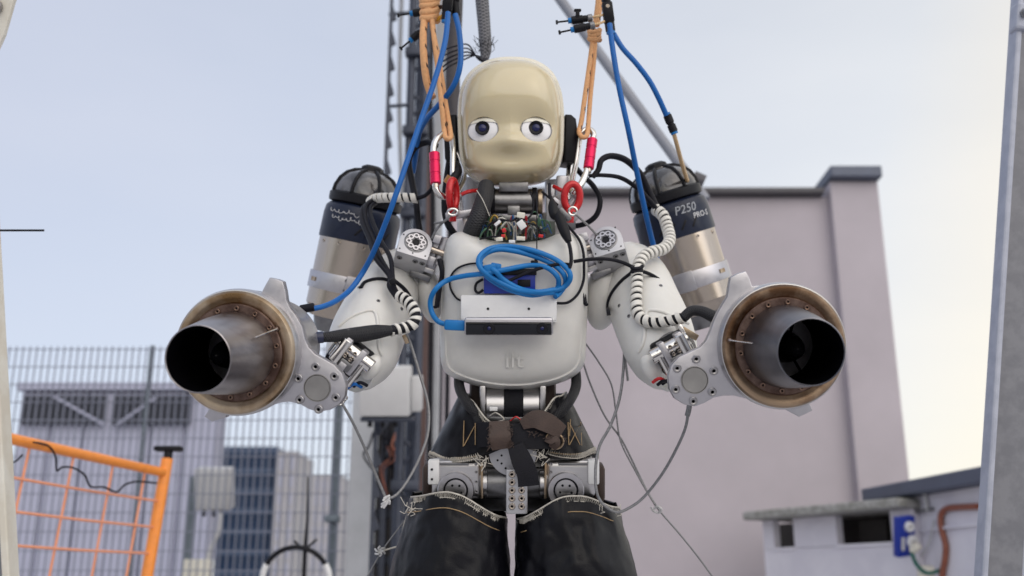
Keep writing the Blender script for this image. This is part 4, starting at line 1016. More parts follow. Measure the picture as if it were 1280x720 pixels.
# ---- backpack jet engines
def backpack(cx, cy, rz, s):
    F0 = fr(cx, cy, 1.98, rz=rz)
    e = part(MB().lathe([(0, -150), (40, -150), (44, -142), (44.6, -138), (46.2, -136), (46.4, -52), (46.4, -40), (45, -38), (0, -38)], F0, 72, 'Y'), 'backpack_engine', 'steel')
    part(MB().lathe([(0, -168), (30, -168), (34, -150), (38, -146), (0, -146)], F0, 48, 'Y'), 'tail_cone', 'dsteel', e)
    part(MB().lathe([(44, -53), (47.6, -53), (48, -51), (47.8, -22), (46.5, -13), (43, -9), (40, -8)], F0, 72, 'Y'), 'engine_sleeve', 'navy', e)
    part(MB().lathe([(40, -8), (45, -6), (45.5, -3), (45.5, 4), (43, 6), (40, 6)], F0, 72, 'Y'), 'intake_rim', 'black', e)
    part(MB().lathe([(43, 5), (42.2, 12), (38, 22), (31, 30), (22, 35), (12, 37), (0, 37.5)], F0, 72, 'Y'), 'intake_dome', 'smoke', e)
    for k in range(8):
        a = math.pi * k / 4 + .3
        P = [F0 @ Vector((r_ * math.cos(a), z, r_ * math.sin(a))) for r_, z in ((43.4, 5), (42.4, 12.5), (38.2, 22.5), (31.2, 30.5), (22, 35.6), (13, 37.6))]
        part(MB().tube(P, 2.4 * S(cy, 1.98), 8), 'dome_rib', 'black', e)
    part(MB().lathe([(0, 36), (14, 36), (15, 38), (13.5, 43), (9, 45.5), (0, 46)], F0, 10, 'Y'), 'intake_knob', 'black', e, ang=20)
    part(MB().lathe([(12.4, 33.5), (17, 33.5), (17, 37.5), (12, 38)], F0, 32, 'Y'), 'knob_collar', 'smoke', e)
    # clamp band with its lug and slot
    cl = part(MB().lathe([(45.5, -117), (48.6, -117), (49, -116), (49, -97), (48.6, -96), (45.5, -96)], F0, 72, 'Y'), 'clamp_band', 'alu', e)
    C = F0 @ T(0, -106.5, 0) @ Mx(-18 * s, 'Y')
    part(MB().box((0, 0, 50), (22, 24, 5), C, b=1), 'clamp_lug', 'alu', cl)
    for u in (-5,): 
        for v in (-6, 6): bolt(C, u - 4, v, 52.6, 2.2, cl) if False else None
    C2 = F0 @ T(0, -106.5, 0) @ Mx((42 if s > 0 else -50), 'Y')
    part(MB().box((0, 0, 49.2), (9, 5, 1.6), C2), 'clamp_slot', 'heat', cl)
    for yy in (-6, 6): bolt(F0 @ T(0, -106.5, 0) @ Mx(-28 * s if s > 0 else 6, 'Y'), 0, yy, 51.5, 2.2, e, 'dsteel')
    for a in (-50, -18, 20, 55): bolt(F0 @ T(0, -58, 0) @ Mx(a, 'Y'), 0, 0, 46.4, 2.3, e, 'steel', 'rivet')
    for k in range(4):                                           # slanted dark slots on the sleeve
        Z = F0 @ T(0, -40, 0) @ Mx((-30 + 17 * k) if s > 0 else (8 + 15 * k), 'Y')
        part(MB().box((0, 0, 47.9), (2.6, 13, .8), Z @ Mx(-38, 'Z'), b=.3), 'sleeve_slot', 'black', e)
    def wrapped(mbv, ang, y, m_, name, r0=48.1):
        out_ = []
        for v in mbv:
            a = R(ang) + v.x / r0; rr = r0 + v.z; out_.append(F0 @ Vector((rr * math.sin(a), y + v.y, rr * math.cos(a))))
        return out_
    wm = M['print'] 
    if s > 0:
        vs, fs = textmesh('P250', 14.5, .3, .2); part(MB().add(wrapped(vs, 13, -22, wm, ''), fs), 'lettering', M['print2'], e, smooth=False)
        vs, fs = textmesh('P250', 15.2, .34, .12); part(MB().add(wrapped(vs, 16, -23, wm, '', 48.25), fs), 'lettering', 'navy', e, smooth=False) if False else None
        vs, fs = textmesh('PRO-S', 9.6, .3, .12); part(MB().add(wrapped(vs, 37, -33, wm, ''), fs), 'lettering', wm, e, smooth=False)
    else:
        for j, (y, n_) in enumerate(((-20, 4.5), (-28, 6))):
            P = []
            for i in range(70):
                x = -26 + j * 6 + i * .62; a = R(-16) + x / 48.3
                yy = y + (1.5 + 1.3 * math.sin(i * .31 + j)) * math.sin(i * .62 * n_ / 5) + 1.0 * math.sin(i * .17); a += .030 * math.cos(i * .62 * n_ / 5)
                P.append(F0 @ Vector((48.3 * math.sin(a), yy, 48.3 * math.cos(a))))
            part(MB().tube(P, .36 * S(cy, 1.98), 5), 'script_marking', wm, e)
    return F0
M['print'] = mat('pale_print', (.60, .60, .62), .5); M['print2'] = mat('grey_print', (.34, .36, .40), .5)
BL = backpack(457, 252, -12, -1)
BR = backpack(832, 247, 17.5, 1)
# backpack frame that carries both engines
part(MB().box((0, 0, 0), (300, 16, 20), fr(642, 350, 1.92), b=2).box((-60, -20, 0), (20, 190, 16), fr(642, 350, 1.92), b=2).box((60, -20, 0), (20, 190, 16), fr(642, 350, 1.92), b=2), 'backpack_frame', 'alu')

# ---- waist, hips, legs
def lower():
    W = fr(641, 508, 1.735)
    w = part(MB().cyl(26, -34, 34, W @ T(0, 0, 0), 36, 'X', b=2), 'waist_drum', 'alubr')
    part(MB().lathe([(26.4, -12), (27, -11.5), (27, 11.5), (26.4, 12)], W @ T(1, 0, 0), 36, 'X'), 'waist_belt', 'strap', w)
    for u in (-37, 37): part(MB().box((u, -2, 2), (7, 60, 44), W, b=1.5), 'waist_plate', 'alubr', w)
    part(MB().box((0, -14, 10), (64, 8, 30), W, b=1), 'waist_crossbar', 'dsteel', w)
    for px, s in ((578, -1), (716, 1)):
        part(MB().ptube([(px + 2 * s, 455, 1.735), (px + 4 * s, 482, 1.71), (px - 6 * s, 504, 1.675), (px - 24 * s, 524, 1.68)], 6.5, seg=12), 'waist_cable', 'braid')
    part(MB().box((0, -20, -30), (110, 130, 30), W, b=8), 'waist_core', 'brown')
    # skirt
    cx = 642
    def ytop(u): x = cx + u; return 531 - 33 * sm(14, 66, abs(u)) - (8 * sm(66, 90, abs(u))) + (-3 if u > 0 else 0)
    def half(y): return 60 + (y - 480) * .50
    def ybot(u): return 578 - 20 * math.exp(-((u) / 34) ** 2) - 9 * sm(70, 105, abs(u)) - 5 * sm(0, 40, u)
    def surf(th, t):
        s_, c = math.sin(th), math.cos(th)
        ua = 80 * s_; y0 = ytop(ua) if c > 0 else 492; 
        ub = 100 * s_; y1 = ybot(ub) if c > 0 else 572
        y = y0 + (y1 - y0) * t; h = half(y)
        n_ = mnoise.noise(Vector((th * 2.2, t * 2.5, 1.7))) * .012 + mnoise.noise(Vector((th * 6, t * 5, 9))) * .004
        x = cx + h * (abs(s_) ** .9) * (1 if s_ > 0 else -1)
        return V(x, y, 1.745 - (.086 + .02 * t) * (1 if c > 0 else 1) * c * (1 if c > 0 else 1.2) + n_)
    vs = []; fs = []; n, m_ = 96, 20
    for j in range(m_ + 1):
        for i in range(n): vs.append(surf(2 * math.pi * i / n, j / m_))
    for j in range(m_):
        for i in range(n): fs.append((j * n + i, j * n + (i + 1) % n, (j + 1) * n + (i + 1) % n, (j + 1) * n + i))
    mb = MB().add(vs, fs); sk = part(mb, 'waist_wrap', 'leather', ang=80)
    md = sk.modifiers.new('thick', 'SOLIDIFY'); md.thickness = .004; md.offset = 0
    sb = mb.bvh()
    def zigzag(P, amp, step, r, name, m__, parent, off=.003):
        """serged edge: thread that runs to and fro across an edge given as world points"""
        L = [0]
        for i in range(1, len(P)): L.append(L[-1] + (P[i] - P[i - 1]).length)
        out_ = []; N = int(L[-1] / step); j = 0
        for i in range(N + 1):
            x = L[-1] * i / N
            while j < len(L) - 2 and L[j + 1] < x: j += 1
            p = P[j].lerp(P[j + 1], (x - L[j]) / max(L[j + 1] - L[j], 1e-9)); t_ = (P[j + 1] - P[j]).normalized()
            dn = (-UP - t_ * (-UP).dot(t_)).normalized()
            out_.append(p - FW * off + dn * (amp * (.1 if i % 2 else 1.0) + random.uniform(-.0006, .0006)))
        part(MB().tube([p - FW * off - UP * amp * .9 for p in P], r * .6, 5), name, m__, parent)
        return part(MB().tube(out_, r * .8, 5), name, m__, parent)
    k = S(540, 1.66)
    for sgn in (-1, 1):
        P = [surf(sgn * R(a), 0) for a in range(14, 92, 2)]
        zigzag(P, 6 * k, 1.4 * k, 1.0 * k, 'serged_edge', 'thread', sk)
        part(MB().tube([p - FW * .003 for p in P], 1.1 * k, 6), 'serged_edge', 'thread', sk)
        P = [surf(sgn * R(a), 1) - (-UP) * 6.5 * k for a in range(22, 96, 2)]
        zigzag(P, 7 * k, 1.4 * k, 1.0 * k, 'serged_edge', 'thread', sk)
        P = [surf(sgn * R(a), .93) - FW * .003 for a in range(24, 94, 3)]
        part(MB().tube(P, .55 * k, 5), 'stitch_line', 'gold', sk)
    def stitch(pts):
        P = [hit(sb, q[0], q[1], .0042, 1.66) for q in catmull(pts, 6)]
        part(MB().tube(P, .6 * k, 5), 'stitching', 'gold', sk)
    for seg in ([(580, 526), (579, 558)], [(594, 529), (594, 556)], [(580, 557), (593, 533)], [(710, 528), (711, 556)], [(726, 528), (727, 557)], [(712, 529), (725, 556)], [(725, 530), (712, 556)], [(713, 524), (712, 545)]): stitch(seg)
    # strap, loop, flap and ring
    Y0 = 1.632
    part(MB().ribbon([(597, 543, Y0 + .012), (615, 543, Y0 + .002), (650, 545, Y0 - .004), (690, 545, Y0), (706, 544, Y0 + .012)], 31, .004), 'belt_strap', 'strap')
    part(MB().ribbon([(624, 526, Y0 - .004, 25), (625, 545, Y0 - .012, 27), (627, 561, Y0 - .004, 24)], 26, .004), 'belt_loop', 'brown')
    part(MB().ribbon([(652, 531, Y0 - .008, 12), (668, 524, Y0 - .014, 22), (684, 528, Y0 - .016, 24), (703, 540, Y0 - .010, 18)], 22, .004), 'belt_flap', 'brown')
    part(MB().ribbon([(684, 545, Y0 - .008, 14), (694, 552, Y0 - .012, 13), (690, 560, Y0 - .004, 10)], 12, .004), 'belt_flap', 'brown')
    part(MB().ribbon([(644, 556, Y0 - .010, 20), (652, 575, Y0 - .014, 26), (659, 592, Y0 - .012, 26), (661, 607, Y0 - .008, 27)], 26, .004), 'hanging_strap', 'strap')
    Gk = fr(693, 551, Y0 - .003, rz=-20)
    part(MB().tube([Gk @ Vector((11 * math.cos(a), 9.5 * math.sin(a), 0)) for a in [i * math.pi / 16 for i in range(32)]], 1.7 * k, 8, True), 'belt_ring', 'heat')
    part(MB().box((0, 0, 0), (10, 5, 3), fr(617, 511, 1.655), b=.6), 'cable_tie', 'white2')
    part(MB().ptube([(612, 520, 1.65), (620, 516, 1.64), (630, 524, 1.64), (622, 527, 1.645)], .8, seg=5), 'lacing_cord', 'thread')
    part(MB().ptube([(638, 526, 1.645), (645, 521, 1.64), (652, 526, 1.642)], 1.0, seg=6), 'red_wire', 'red')
    # loose threads
    th_ = MB()
    rr = random.Random(11)
    for i in range(46):
        side = rr.choice((0, 1, 2, 3))
        x, y = ((rr.uniform(596, 612), rr.uniform(570, 584)), (rr.uniform(668, 682), rr.uniform(560, 578)), (rr.uniform(752, 778), rr.uniform(628, 640)), (rr.uniform(506, 520), rr.uniform(626, 640)))[side]
        th_.ptube([(x, y, 1.635), (x + rr.uniform(-5, 5), y + rr.uniform(-6, 6), 1.628), (x + rr.uniform(-9, 9), y + rr.uniform(-8, 10), 1.63)], .45, n=4, seg=4)
    tag(part(th_, 'loose_thread', 'thread', sk), kind='stuff')
    fb_ = MB()
    for i in range(60):
        x, y = rr.choice(((612 + rr.uniform(-1, 1), rr.uniform(528, 560)), (639 + rr.uniform(-1, 1), rr.uniform(528, 560)), (rr.uniform(660, 705), 0)))
        if y == 0: y = 541 + (x - 660) * .12 + rr.uniform(-3, 3)
        fb_.ptube([(x, y, Y0 - .014), (x + rr.uniform(-3, 3), y + rr.uniform(-1, 3), Y0 - .016), (x + rr.uniform(-5, 5), y + rr.uniform(-2, 6), Y0 - .014)], .4, n=3, seg=4)
    tag(part(fb_, 'frayed_edge', 'brown', sk), kind='stuff')
    # hip housings
    for hx, bx, s in ((573, 571, -1), (711, 706, 1)):
        F0 = fr(hx, 596, 1.70)
        h = part(MB().box((0, 0, -10), (64, 50, 66), F0, b=9, bs=4), 'hip_housing', 'alubr')
        B = fr(bx, 608, 1.70) @ T(0, 0, 24)
        part(MB().lathe([(0, -4), (22, -4), (22.5, 2), (21.5, 3.5), (15.5, 3.5), (15, 1), (0, 1)], B, 44), 'hip_bearing', 'alu', h)
        part(MB().lathe([(13, 1), (13.6, 1.8), (15, 1.8), (15.2, 1)], B, 36), 'bearing_gap', 'black', h)
        part(MB().lathe([(0, 1), (11.5, 1), (11.5, 2.6), (0, 3)], B, 30), 'bearing_disc', 'alubr', h)
        for q in range(5):
            a = 2 * math.pi * q / 5 + .9; part(MB().cyl(2.1, 2.2, 3.4, B @ T(7.4 * math.cos(a), 7.4 * math.sin(a), 0) @ Matrix.Diagonal((.75, .75, 1, 1)), 12), 'bearing_hole', 'black', h)
        part(MB().box((s * 29 - (0), 10, 20), (14, 30, 14), F0, b=2), 'hip_cover', 'white2', h)
        part(MB().box((-s * 30, 0, 24), (3, 44, 8), F0, b=.8), 'motor_flange', 'heat', h)
        for v in (-14, -2, 10, 20): bolt(F0 @ Mx(0, 'Y'), -s * 23, v, 23.4, 1.9, h, 'boltsteel')
        part(MB().box((s * 6, 20, 22), (40, 3, 6), F0, b=.6), 'housing_groove', 'dsteel', h)
        for v in (2, 14): part(MB().cyl(1.5, 27, 28, F0 @ T(s * 31, v, 0), 10), 'cover_hole', 'black', h)
        part(MB().cyl(20, -16, 16, fr(hx - s * 46, 604, 1.70), 32, 'X', b=2), 'hip_motor', 'dsteel', h)
        part(MB().cyl(17, -5, 5, fr(hx - s * 32, 604, 1.69), 32, 'X', b=1), 'motor_collar', 'alubr', h)
        part(MB().box((s * 39, -10, -20), (14, 48, 36), F0, b=6), 'hip_padding', 'brown')
    P0 = fr(646, 612, 1.655)
    cp_ = part(MB().box((0, -2, 0), (27, 56, 8), P0, b=2), 'pelvis_plate', 'alupaint')
    for j in range(5):
        for u in (-6, 6): bolt(P0, u, 20 - 10 * j, 4.6, 4.2, cp_, 'steel')
    Dp = fr(641, 575, 1.665)
    part(MB().prism([(30 * math.cos(a), 30 * math.sin(a) + 10) for a in [math.pi + math.pi * i / 24 for i in range(25)]] + [(30, 20), (-30, 20)], -4, 2, Dp, b=.8), 'pelvis_disc', 'alupaint')
    for (u, v) in ((-14, 6), (-14, -4), (-9, -10), (-19, 0)): part(MB().cyl(1.4, 2, 2.5, Dp @ T(u, v, 0), 10), 'disc_hole', 'black')
    part(MB().box((0, 0, -40), (150, 70, 60), fr(642, 610, 1.72), b=12), 'pelvis_core', 'dsteel')
    # trouser legs
    for s, spec in ((-1, ((572.5, 58, 620), (562, 74, 720), (556, 80, 830), (556, 74, 930))), (1, ((707.5, 62, 622), (720, 75.5, 720), (727, 82, 830), (728, 75, 930)))):
        def at(y):
            Q = spec
            for i in range(len(Q) - 1):
                if y <= Q[i + 1][2] or i == len(Q) - 2:
                    t = (y - Q[i][2]) / (Q[i + 1][2] - Q[i][2]); t = max(-.3, min(1, t))
                    return Q[i][0] + (Q[i + 1][0] - Q[i][0]) * t, Q[i][1] + (Q[i + 1][1] - Q[i][1]) * t
        def top(u):                                            # u from inner edge 0 to outer edge 1
            return 648 - 31 * sm(.0, .62, u) + 6 * sm(.62, 1.0, u) if s < 0 else 650 - 28 * sm(0, .55, u) + 14 * sm(.62, 1.0, u)
        def ps(th, t, inset=0):
            sn, c = math.sin(th), math.cos(th)
            u = .5 + .5 * sn * s
            y = top(u) if c > -.2 else top(u) - 8
            y = y + (930 - y) * t; cx_, h = at(y)
            nn = mnoise.noise(Vector((th * 1.3 + s * 5, t * 5.5, 2.2))) * .009 + mnoise.noise(Vector((th * 3.5, t * 13 + s, 5))) * .007 * (1 if s > 0 else .6) + mnoise.noise(Vector((th * 9, t * 30, 7 + s))) * .0022
            x = cx_ + h * (abs(sn) ** .92) * (1 if sn > 0 else -1) + nn * 260 * abs(sn)
            return V(x, y, 1.725 - .098 * c + nn)
        vs = []; fs = []; n, m_ = 120, 70
        for j in range(m_ + 1):
            for i in range(n): vs.append(ps(2 * math.pi * i / n, (j / m_) ** 1.25))
        for j in range(m_):
            for i in range(n): fs.append((j * n + i, j * n + (i + 1) % n, (j + 1) * n + (i + 1) % n, (j + 1) * n + i))
        tr = part(MB().add(vs, fs), 'trouser_leg', 'leather', ang=80)
        md = tr.modifiers.new('thick', 'SOLIDIFY'); md.thickness = .004; md.offset = 0
        P = [ps(R(a), 0.0) + UP * .003 for a in range(-92, 94, 2)]
        zigzag(P, 7 * k, 1.4 * k, 1.0 * k, 'serged_edge', 'thread', tr)
        part(MB().tube([p - FW * .003 for p in P], 1.0 * k, 6), 'serged_edge', 'thread', tr)
        P = [ps(R(a), .055) - FW * .003 for a in range(-84, 86, 3)]
        part(MB().tube(P, .55 * k, 5), 'stitch_line', 'gold', tr)
        # outer side seam
        P = [ps(R(s * 84), .02 + .9 * j / 40) for j in range(41)]
        part(MB().tube(P, .8 * k, 5), 'side_seam', 'thread', tr)
        # shin and foot below the trousers
        part(MB().ptube([(spec[3][0], 900, 1.725, 52), (spec[3][0], 960, 1.725, 44), (spec[3][0] - s * 2, 1020, 1.725, 34)], seg=24), 'shin', 'alupaint')
        part(MB().box((0, 0, 20), (70, 26, 150), fr(spec[3][0], 1036, 1.725) @ Mx(16.5, 'X'), b=8), 'foot', 'dsteel')
    part(MB().box((0, 0, -10), (16, 60, 20), fr(641, 668, 1.73), b=3), 'leg_spacer', 'brown') if False else None
lower()

# ================================================================ ROPES, HOSES, CABLES
def single(mb, name, m, label, cat, group=None): return tag(build(mb, name, M[m] if isinstance(m, str) else m), label, cat, group)
def knot(cx, cy, Y, r, w, h, turns):
    """rope wound round itself"""
    P = []
    for i in range(turns * 14 + 1):
        a = 2 * math.pi * i / 14; t = i / (turns * 14)
        P.append(V(cx + w * math.cos(a) * (1 - .15 * math.sin(t * 3.14)), cy - h / 2 + h * t + 2.2 * math.sin(a), Y - .5 * w * S(cy, Y) * math.sin(a)))
    return P
def ropes():
    Y = 1.66; r = 4.2
    t = thing('harness_rope', V(536, 14, Y), 'peach climbing rope with two stacked knots, left of the head', 'rope')
    build(MB().ptube([(537, -60, Y), (537, -10, Y), (536, 18, Y)], 8, seg=12), 'standing_part', M['rope'], t)
    for cy_, w, h, n_ in ((4, 10, 12, 2), (19, 9.5, 14, 2)):
        build(MB().tube(knot(537, cy_, Y, 4, w, h, n_), 4.6 * S(10, Y), 10), 'knot', M['rope'], t)
    build(MB().ptube([(531, 20, Y), (529, 45, Y - .01), (530, 75, Y - .01), (533, 100, Y), (538, 116, Y + .01), (541, 122, Y + .01)], 4.6, seg=12), 'tail', M['rope'], t)
    build(MB().ptube([(540, 22, Y - .005), (543, 50, Y - .015), (548, 90, Y - .015), (552, 130, Y - .01), (555, 160, Y), (557, 172, Y - .006), (562, 173, Y - .008), (563, 166, Y), (557, 130, Y + .004), (550, 85, Y + .002), (543, 48, Y), (539, 22, Y)], 3.3, n=7, seg=10), 'sling', M['rope'], t)
    Y = 1.70
    t = thing('harness_rope', V(742, 44, Y), 'peach climbing rope with one small knot, right of the head', 'rope')
    build(MB().ptube([(752, -60, Y), (749, 0, Y), (745, 32, Y)], 4.6, seg=12), 'standing_part', M['rope'], t)
    build(MB().tube(knot(743, 44, Y, 4, 6.5, 13, 3), 3.4 * S(40, Y), 10), 'knot', M['rope'], t)
    build(MB().ptube([(741, 50, Y), (737, 80, Y - .004), (732, 115, Y - .004), (727, 150, Y), (724, 164, Y), (727, 171, Y - .012), (733, 170, Y - .012), (735, 160, Y), (738, 120, Y + .003), (742, 80, Y + .003), (744, 50, Y)], 3.1, n=7, seg=10), 'sling', M['rope'], t)
ropes()
def carabiner(loop, a, b, w, label, Y):
    t = thing('carabiner', V(loop[0][0], loop[0][1], Y), label, 'carabiner', 'carabiners joining ropes to the lifting rings')
    p, q = wpath(loop, 1, 6, True); build(MB().tube(p, q, 10, True), 'hook', M['chrome'], t)
    A, B = V(*a), V(*b); d = (B - A); s = S(a[1], a[2])
    pts = [A + d * k for k in (0, .02, .27, .28, .34, .35, .66, .67, .72, .73, .98, 1)]
    rr = [w * .9, w, w, w * .94, w * .94, w, w, w * .94, w * .94, w, w, w * .9]
    rr = [w * .88, w, w, w * .93, w * .93, w * 1.0, w * 1.0, w * .93, w * .93, w, w, w * .88]
    build(MB().tube(pts, [x * s for x in rr], 20), 'locking_sleeve', M['pink'], t)
    build(MB().tube([B, B + d * .12], [w * .62 * s] * 2, 14), 'gate_collar', M['steel'], t)
carabiner([(542, 186, 1.645, 4), (546, 174, 1.65, 4), (556, 166, 1.665, 4), (563, 168, 1.67, 4), (566, 185, 1.68, 3.6), (566, 215, 1.685, 3.6), (566, 238, 1.67, 4), (558, 246, 1.655, 4.2), (548, 242, 1.645, 4.2), (544, 232, 1.64, 4), (543, 210, 1.64, 3.5)], (543, 191, 1.64), (544.5, 230, 1.64), 6.8, 'steel carabiner with magenta locking sleeve, left of the face', 1.65)
carabiner([(740, 176, 1.70, 3.6), (742, 168, 1.705, 4), (736, 162, 1.71, 4.2), (727, 166, 1.71, 4), (724, 178, 1.715, 3.4), (720, 205, 1.715, 3.2), (714, 232, 1.69, 3.8), (717, 241, 1.675, 4.2), (725, 232, 1.675, 4.4), (732, 218, 1.68, 4), (736, 200, 1.69, 3.4)], (740.5, 174, 1.69), (735.5, 211, 1.685), 6.6, 'steel carabiner with magenta locking sleeve, right of the face', 1.70)
def ring(cx, cy, Y, ra, rb, r, ry, rz, label):
    F0 = fr(cx, cy, Y, rz=rz, ry=ry)
    t = thing('lifting_ring', V(cx, cy + 20, Y), label, 'lifting ring', 'red lifting rings on the robot shoulders')
    build(MB().tube([F0 @ Vector((ra * math.cos(a), rb * math.sin(a) + (1.5 if math.sin(a) > 0 else 0), 0)) for a in [i * math.pi / 20 for i in range(40)]], r * S(cy, Y), 14, True), 'eye_ring', M['red'], t)
    build(MB().box((0, -rb - 3, 0), (ra * 1.5, 9, 9), F0, b=2).cyl(4.5, -rb - 16, -rb - 4, F0, 14, 'Y', b=.5), 'shank', M['red'], t)
ring(566, 244, 1.655, 12, 17, 4.6, 72, 0, 'red lifting ring seen almost edge on, left of the neck')
ring(715, 247, 1.665, 10, 15.5, 4.6, 14, -4, 'red lifting ring seen face on, right of the neck')
# steel lifting hardware under the rings (bolted to the robot)
for (x, y, rz, s) in ((577, 268, 8, 1), (706, 262, -38, -1)):
    F0 = fr(x, y, 1.69, rz=rz)
    b = part(MB().box((0, 0, 0), (40, 9, 14), F0, b=1.5).cyl(5.5, 0, 22, F0 @ T(-2 * s, 0, 0), 14, 'Y', b=1), 'lifting_bracket', 'alu')
    part(MB().ball((0, 0, 0), 6.2, F0 @ T(-2 * s, 22, 2), 16, 10), 'bolt_head', 'alu', b, ang=80)
    part(MB().box((6, -20, -4), (12, 40, 8), F0, b=1), 'bracket_post', 'alubr', b)
for pts in ([(567, 266, 1.645), (548, 284, 1.66), (540, 298, 1.67)], [(570, 262, 1.645), (556, 276, 1.65), (543, 279, 1.66)], [(716, 265, 1.65), (734, 281, 1.66), (748, 296, 1.67)]):
    part(MB().ptube(pts, 1.5, seg=8), 'lifting_cable', 'wire')
P = [fr(566, 265, 1.645) @ Vector((6 * math.cos(a), 4 * math.sin(a), 0)) for a in [i * math.pi / 10 for i in range(20)]]
part(MB().tube(P, 1.6 * S(265, 1.645), 8, True), 'cable_shackle', 'chrome')
P = [fr(716, 264, 1.65) @ Vector((5 * math.cos(a), 5 * math.sin(a), 0)) for a in [i * math.pi / 10 for i in range(20)]]
part(MB().tube(P, 1.6 * S(265, 1.645), 8, True), 'cable_shackle', 'chrome')
part(MB().ptube([(570, 190, 1.72, 3.2), (578, 206, 1.72, 3.2), (580, 222, 1.71, 3.4), (574, 236, 1.69, 3.4), (568, 247, 1.67, 3.2)], seg=10), 'neck_rod', 'chrome')
part(MB().bar(V(713, 202, 1.75), V(709, 250, 1.74), .0062, 14), 'neck_rod', 'chrome')
for pts in ([(572, 246, 1.68), (584, 240, 1.68), (598, 238, 1.70)], [(692, 233, 1.70), (702, 238, 1.69), (710, 240, 1.69)]): part(MB().ptube(pts, 2.6, seg=8), 'red_wire', 'red')
part(MB().ptube([(568, 205, 1.70), (572, 214, 1.69), (565, 226, 1.68)], 6, seg=10), 'neck_hose', 'black')
part(MB().cyl(6.6, -5, 5, fr(562, 226, 1.675, rz=-35), 16, 'Y'), 'copper_sleeve', mat('copper_tape', (.45, .22, .07), .4, .6))

# pneumatic hoses
single(MB().ptube([(560, 16, 1.60), (557, 48, 1.59), (550, 78, 1.58), (541, 108, 1.575), (528, 145, 1.57), (514, 186, 1.565), (500, 228, 1.56), (486, 268, 1.57), (470, 308, 1.60), (455, 338, 1.63), (438, 362, 1.62), (420, 376, 1.585), (404, 383, 1.56), (390, 386, 1.545)], 3.5, seg=14), 'air_hose', 'blue', 'long blue air hose running down to the left arm engine', 'hose')
part(MB().cyl(5.4, -13, 5, fr(388, 384.5, 1.545, rz=-80), 16, 'Y', b=1), 'hose_fitting', 'rubber')
single(MB().ptube([(569, 18, 1.63), (574, 40, 1.63), (576, 70, 1.63), (573, 92, 1.635), (564, 112, 1.65), (548, 132, 1.68), (534, 148, 1.72), (524, 166, 1.76), (520, 190, 1.80), (516, 215, 1.84)], 3.6, seg=12), 'air_hose', 'blue', 'short blue air hose curving behind the left rope', 'hose')
single(MB().ptube([(762, 30, 1.64), (766, 62, 1.64), (774, 110, 1.65), (786, 165, 1.67), (796, 215, 1.72), (806, 262, 1.77), (815, 300, 1.82), (826, 342, 1.85), (834, 366, 1.86)], 3.5, seg=12), 'air_hose', 'blue', 'straight blue air hose running down behind the right shoulder', 'hose')
t = thing('air_hose', V(768, 44, 1.68), 'blue air hose with black coupling and tan end, bowed out to the right', 'hose')
build(MB().ptube([(767, 42, 1.68), (778, 60, 1.68), (795, 79, 1.68), (811, 100, 1.69), (822, 120, 1.70), (833, 144, 1.72)], 3.4, seg=12), 'hose_body', M['blue'], t)
F0 = fr(838, 154, 1.73, rz=22)
build(MB().cyl(5.4, 0, 11, F0, 16, 'Y', b=.8).cyl(4.3, -3, 2, F0, 16, 'Y').cyl(5.4, -12, -2, F0, 16, 'Y', b=.8), 'coupling', M['black'], t)
build(MB().cyl(4.6, 10.5, 13.5, F0, 16, 'Y').cyl(4.6, -14.5, -11.5, F0, 16, 'Y'), 'release_ring', M['cyan'], t)
build(MB().ptube([(842, 166, 1.74), (847, 184, 1.78), (853, 206, 1.85), (859, 226, 1.92)], 2.7, seg=10), 'tan_tube', M['tan'], t)
def manifold(F0, name, label, arms, fl):
    t = thing('valve_fitting', F0.translation, label, 'fitting')
    build(MB().box((0, 0, 0), (13, 26, 13), F0, b=2).cyl(6.2, -24, -10, F0, 16, 'Y', b=1).cyl(5.4, 12, 30, F0, 16, 'Y', b=1), 'body', M['black'], t)
    build(MB().cyl(5.6, -27, -23, F0, 16, 'Y', b=.6), 'release_ring', M['cyan'], t)
    build(MB().cyl(2.6, 4.5, 7.2, F0 @ T(0, 7, 0), 14, b=.4), 'screw_cap', M['steel'], t)
    for (A, rz, L) in arms:
        G = A
        p = build(MB().cyl(5.2, -L * .5, 2, G, 14, 'X', b=1).cyl(4.4, 1, L * .28, G, 14, 'X', b=.8), 'push_valve', M['black'], t)
        build(MB().cyl(5.0, L * .28, L * .52, G, 14, 'X', b=.8), 'valve_tip', M['dsteel'], p)
        build(MB().cyl(3.6, -L * .5 - 4, -L * .5 + 1, G, 12, 'X'), 'release_ring', M['cyan'], p)
        build(MB().cyl(1.2, -L * .5 - 18, -L * .5 - 3, G, 8, 'X').cyl(2.8, -L * .5 - 19.5, -L * .5 - 17, G, 12, 'X'), 'plunger', M['black'], p)
    if fl: build(MB().box((0, 0, 0), (5, 12, 6), fl, b=1).box((0, 5, 0), (9, 3, 7), fl, b=1), 'lever', M['black'], t)
    return t
mt = manifold(fr(760, 16, 1.665, rz=8), 'l', 'black valve cluster with two plungers beside the right rope', [(fr(727, 24, 1.655, rz=7), 0, 26), (fr(730, 34, 1.65, rz=12), 0, 26)], fr(722, 18, 1.65))
build(MB().ptube([(737, 22, 1.66), (748, 20, 1.66), (756, 18, 1.665)], 1.6, seg=8), 'link_tube', M['tan'], mt)
build(MB().ptube([(740, 31, 1.655), (750, 29, 1.66), (757, 26, 1.665)], 1.6, seg=8), 'link_tube', M['tan'], mt)
ml = manifold(fr(560, 2, 1.63, rz=-6), 'r', 'black valve cluster beside the left rope knots', [(fr(527, 15, 1.69, rz=8), 0, 22), (fr(522, 43, 1.69, rz=40), 0, 18)], None)
build(MB().cyl(5.6, -12, 8, fr(569, 8, 1.645, rz=6), 14, 'Y', b=1).box((0, 12, 0), (12, 14, 12), fr(569, 8, 1.645), b=2), 'side_valve', M['black'], ml)
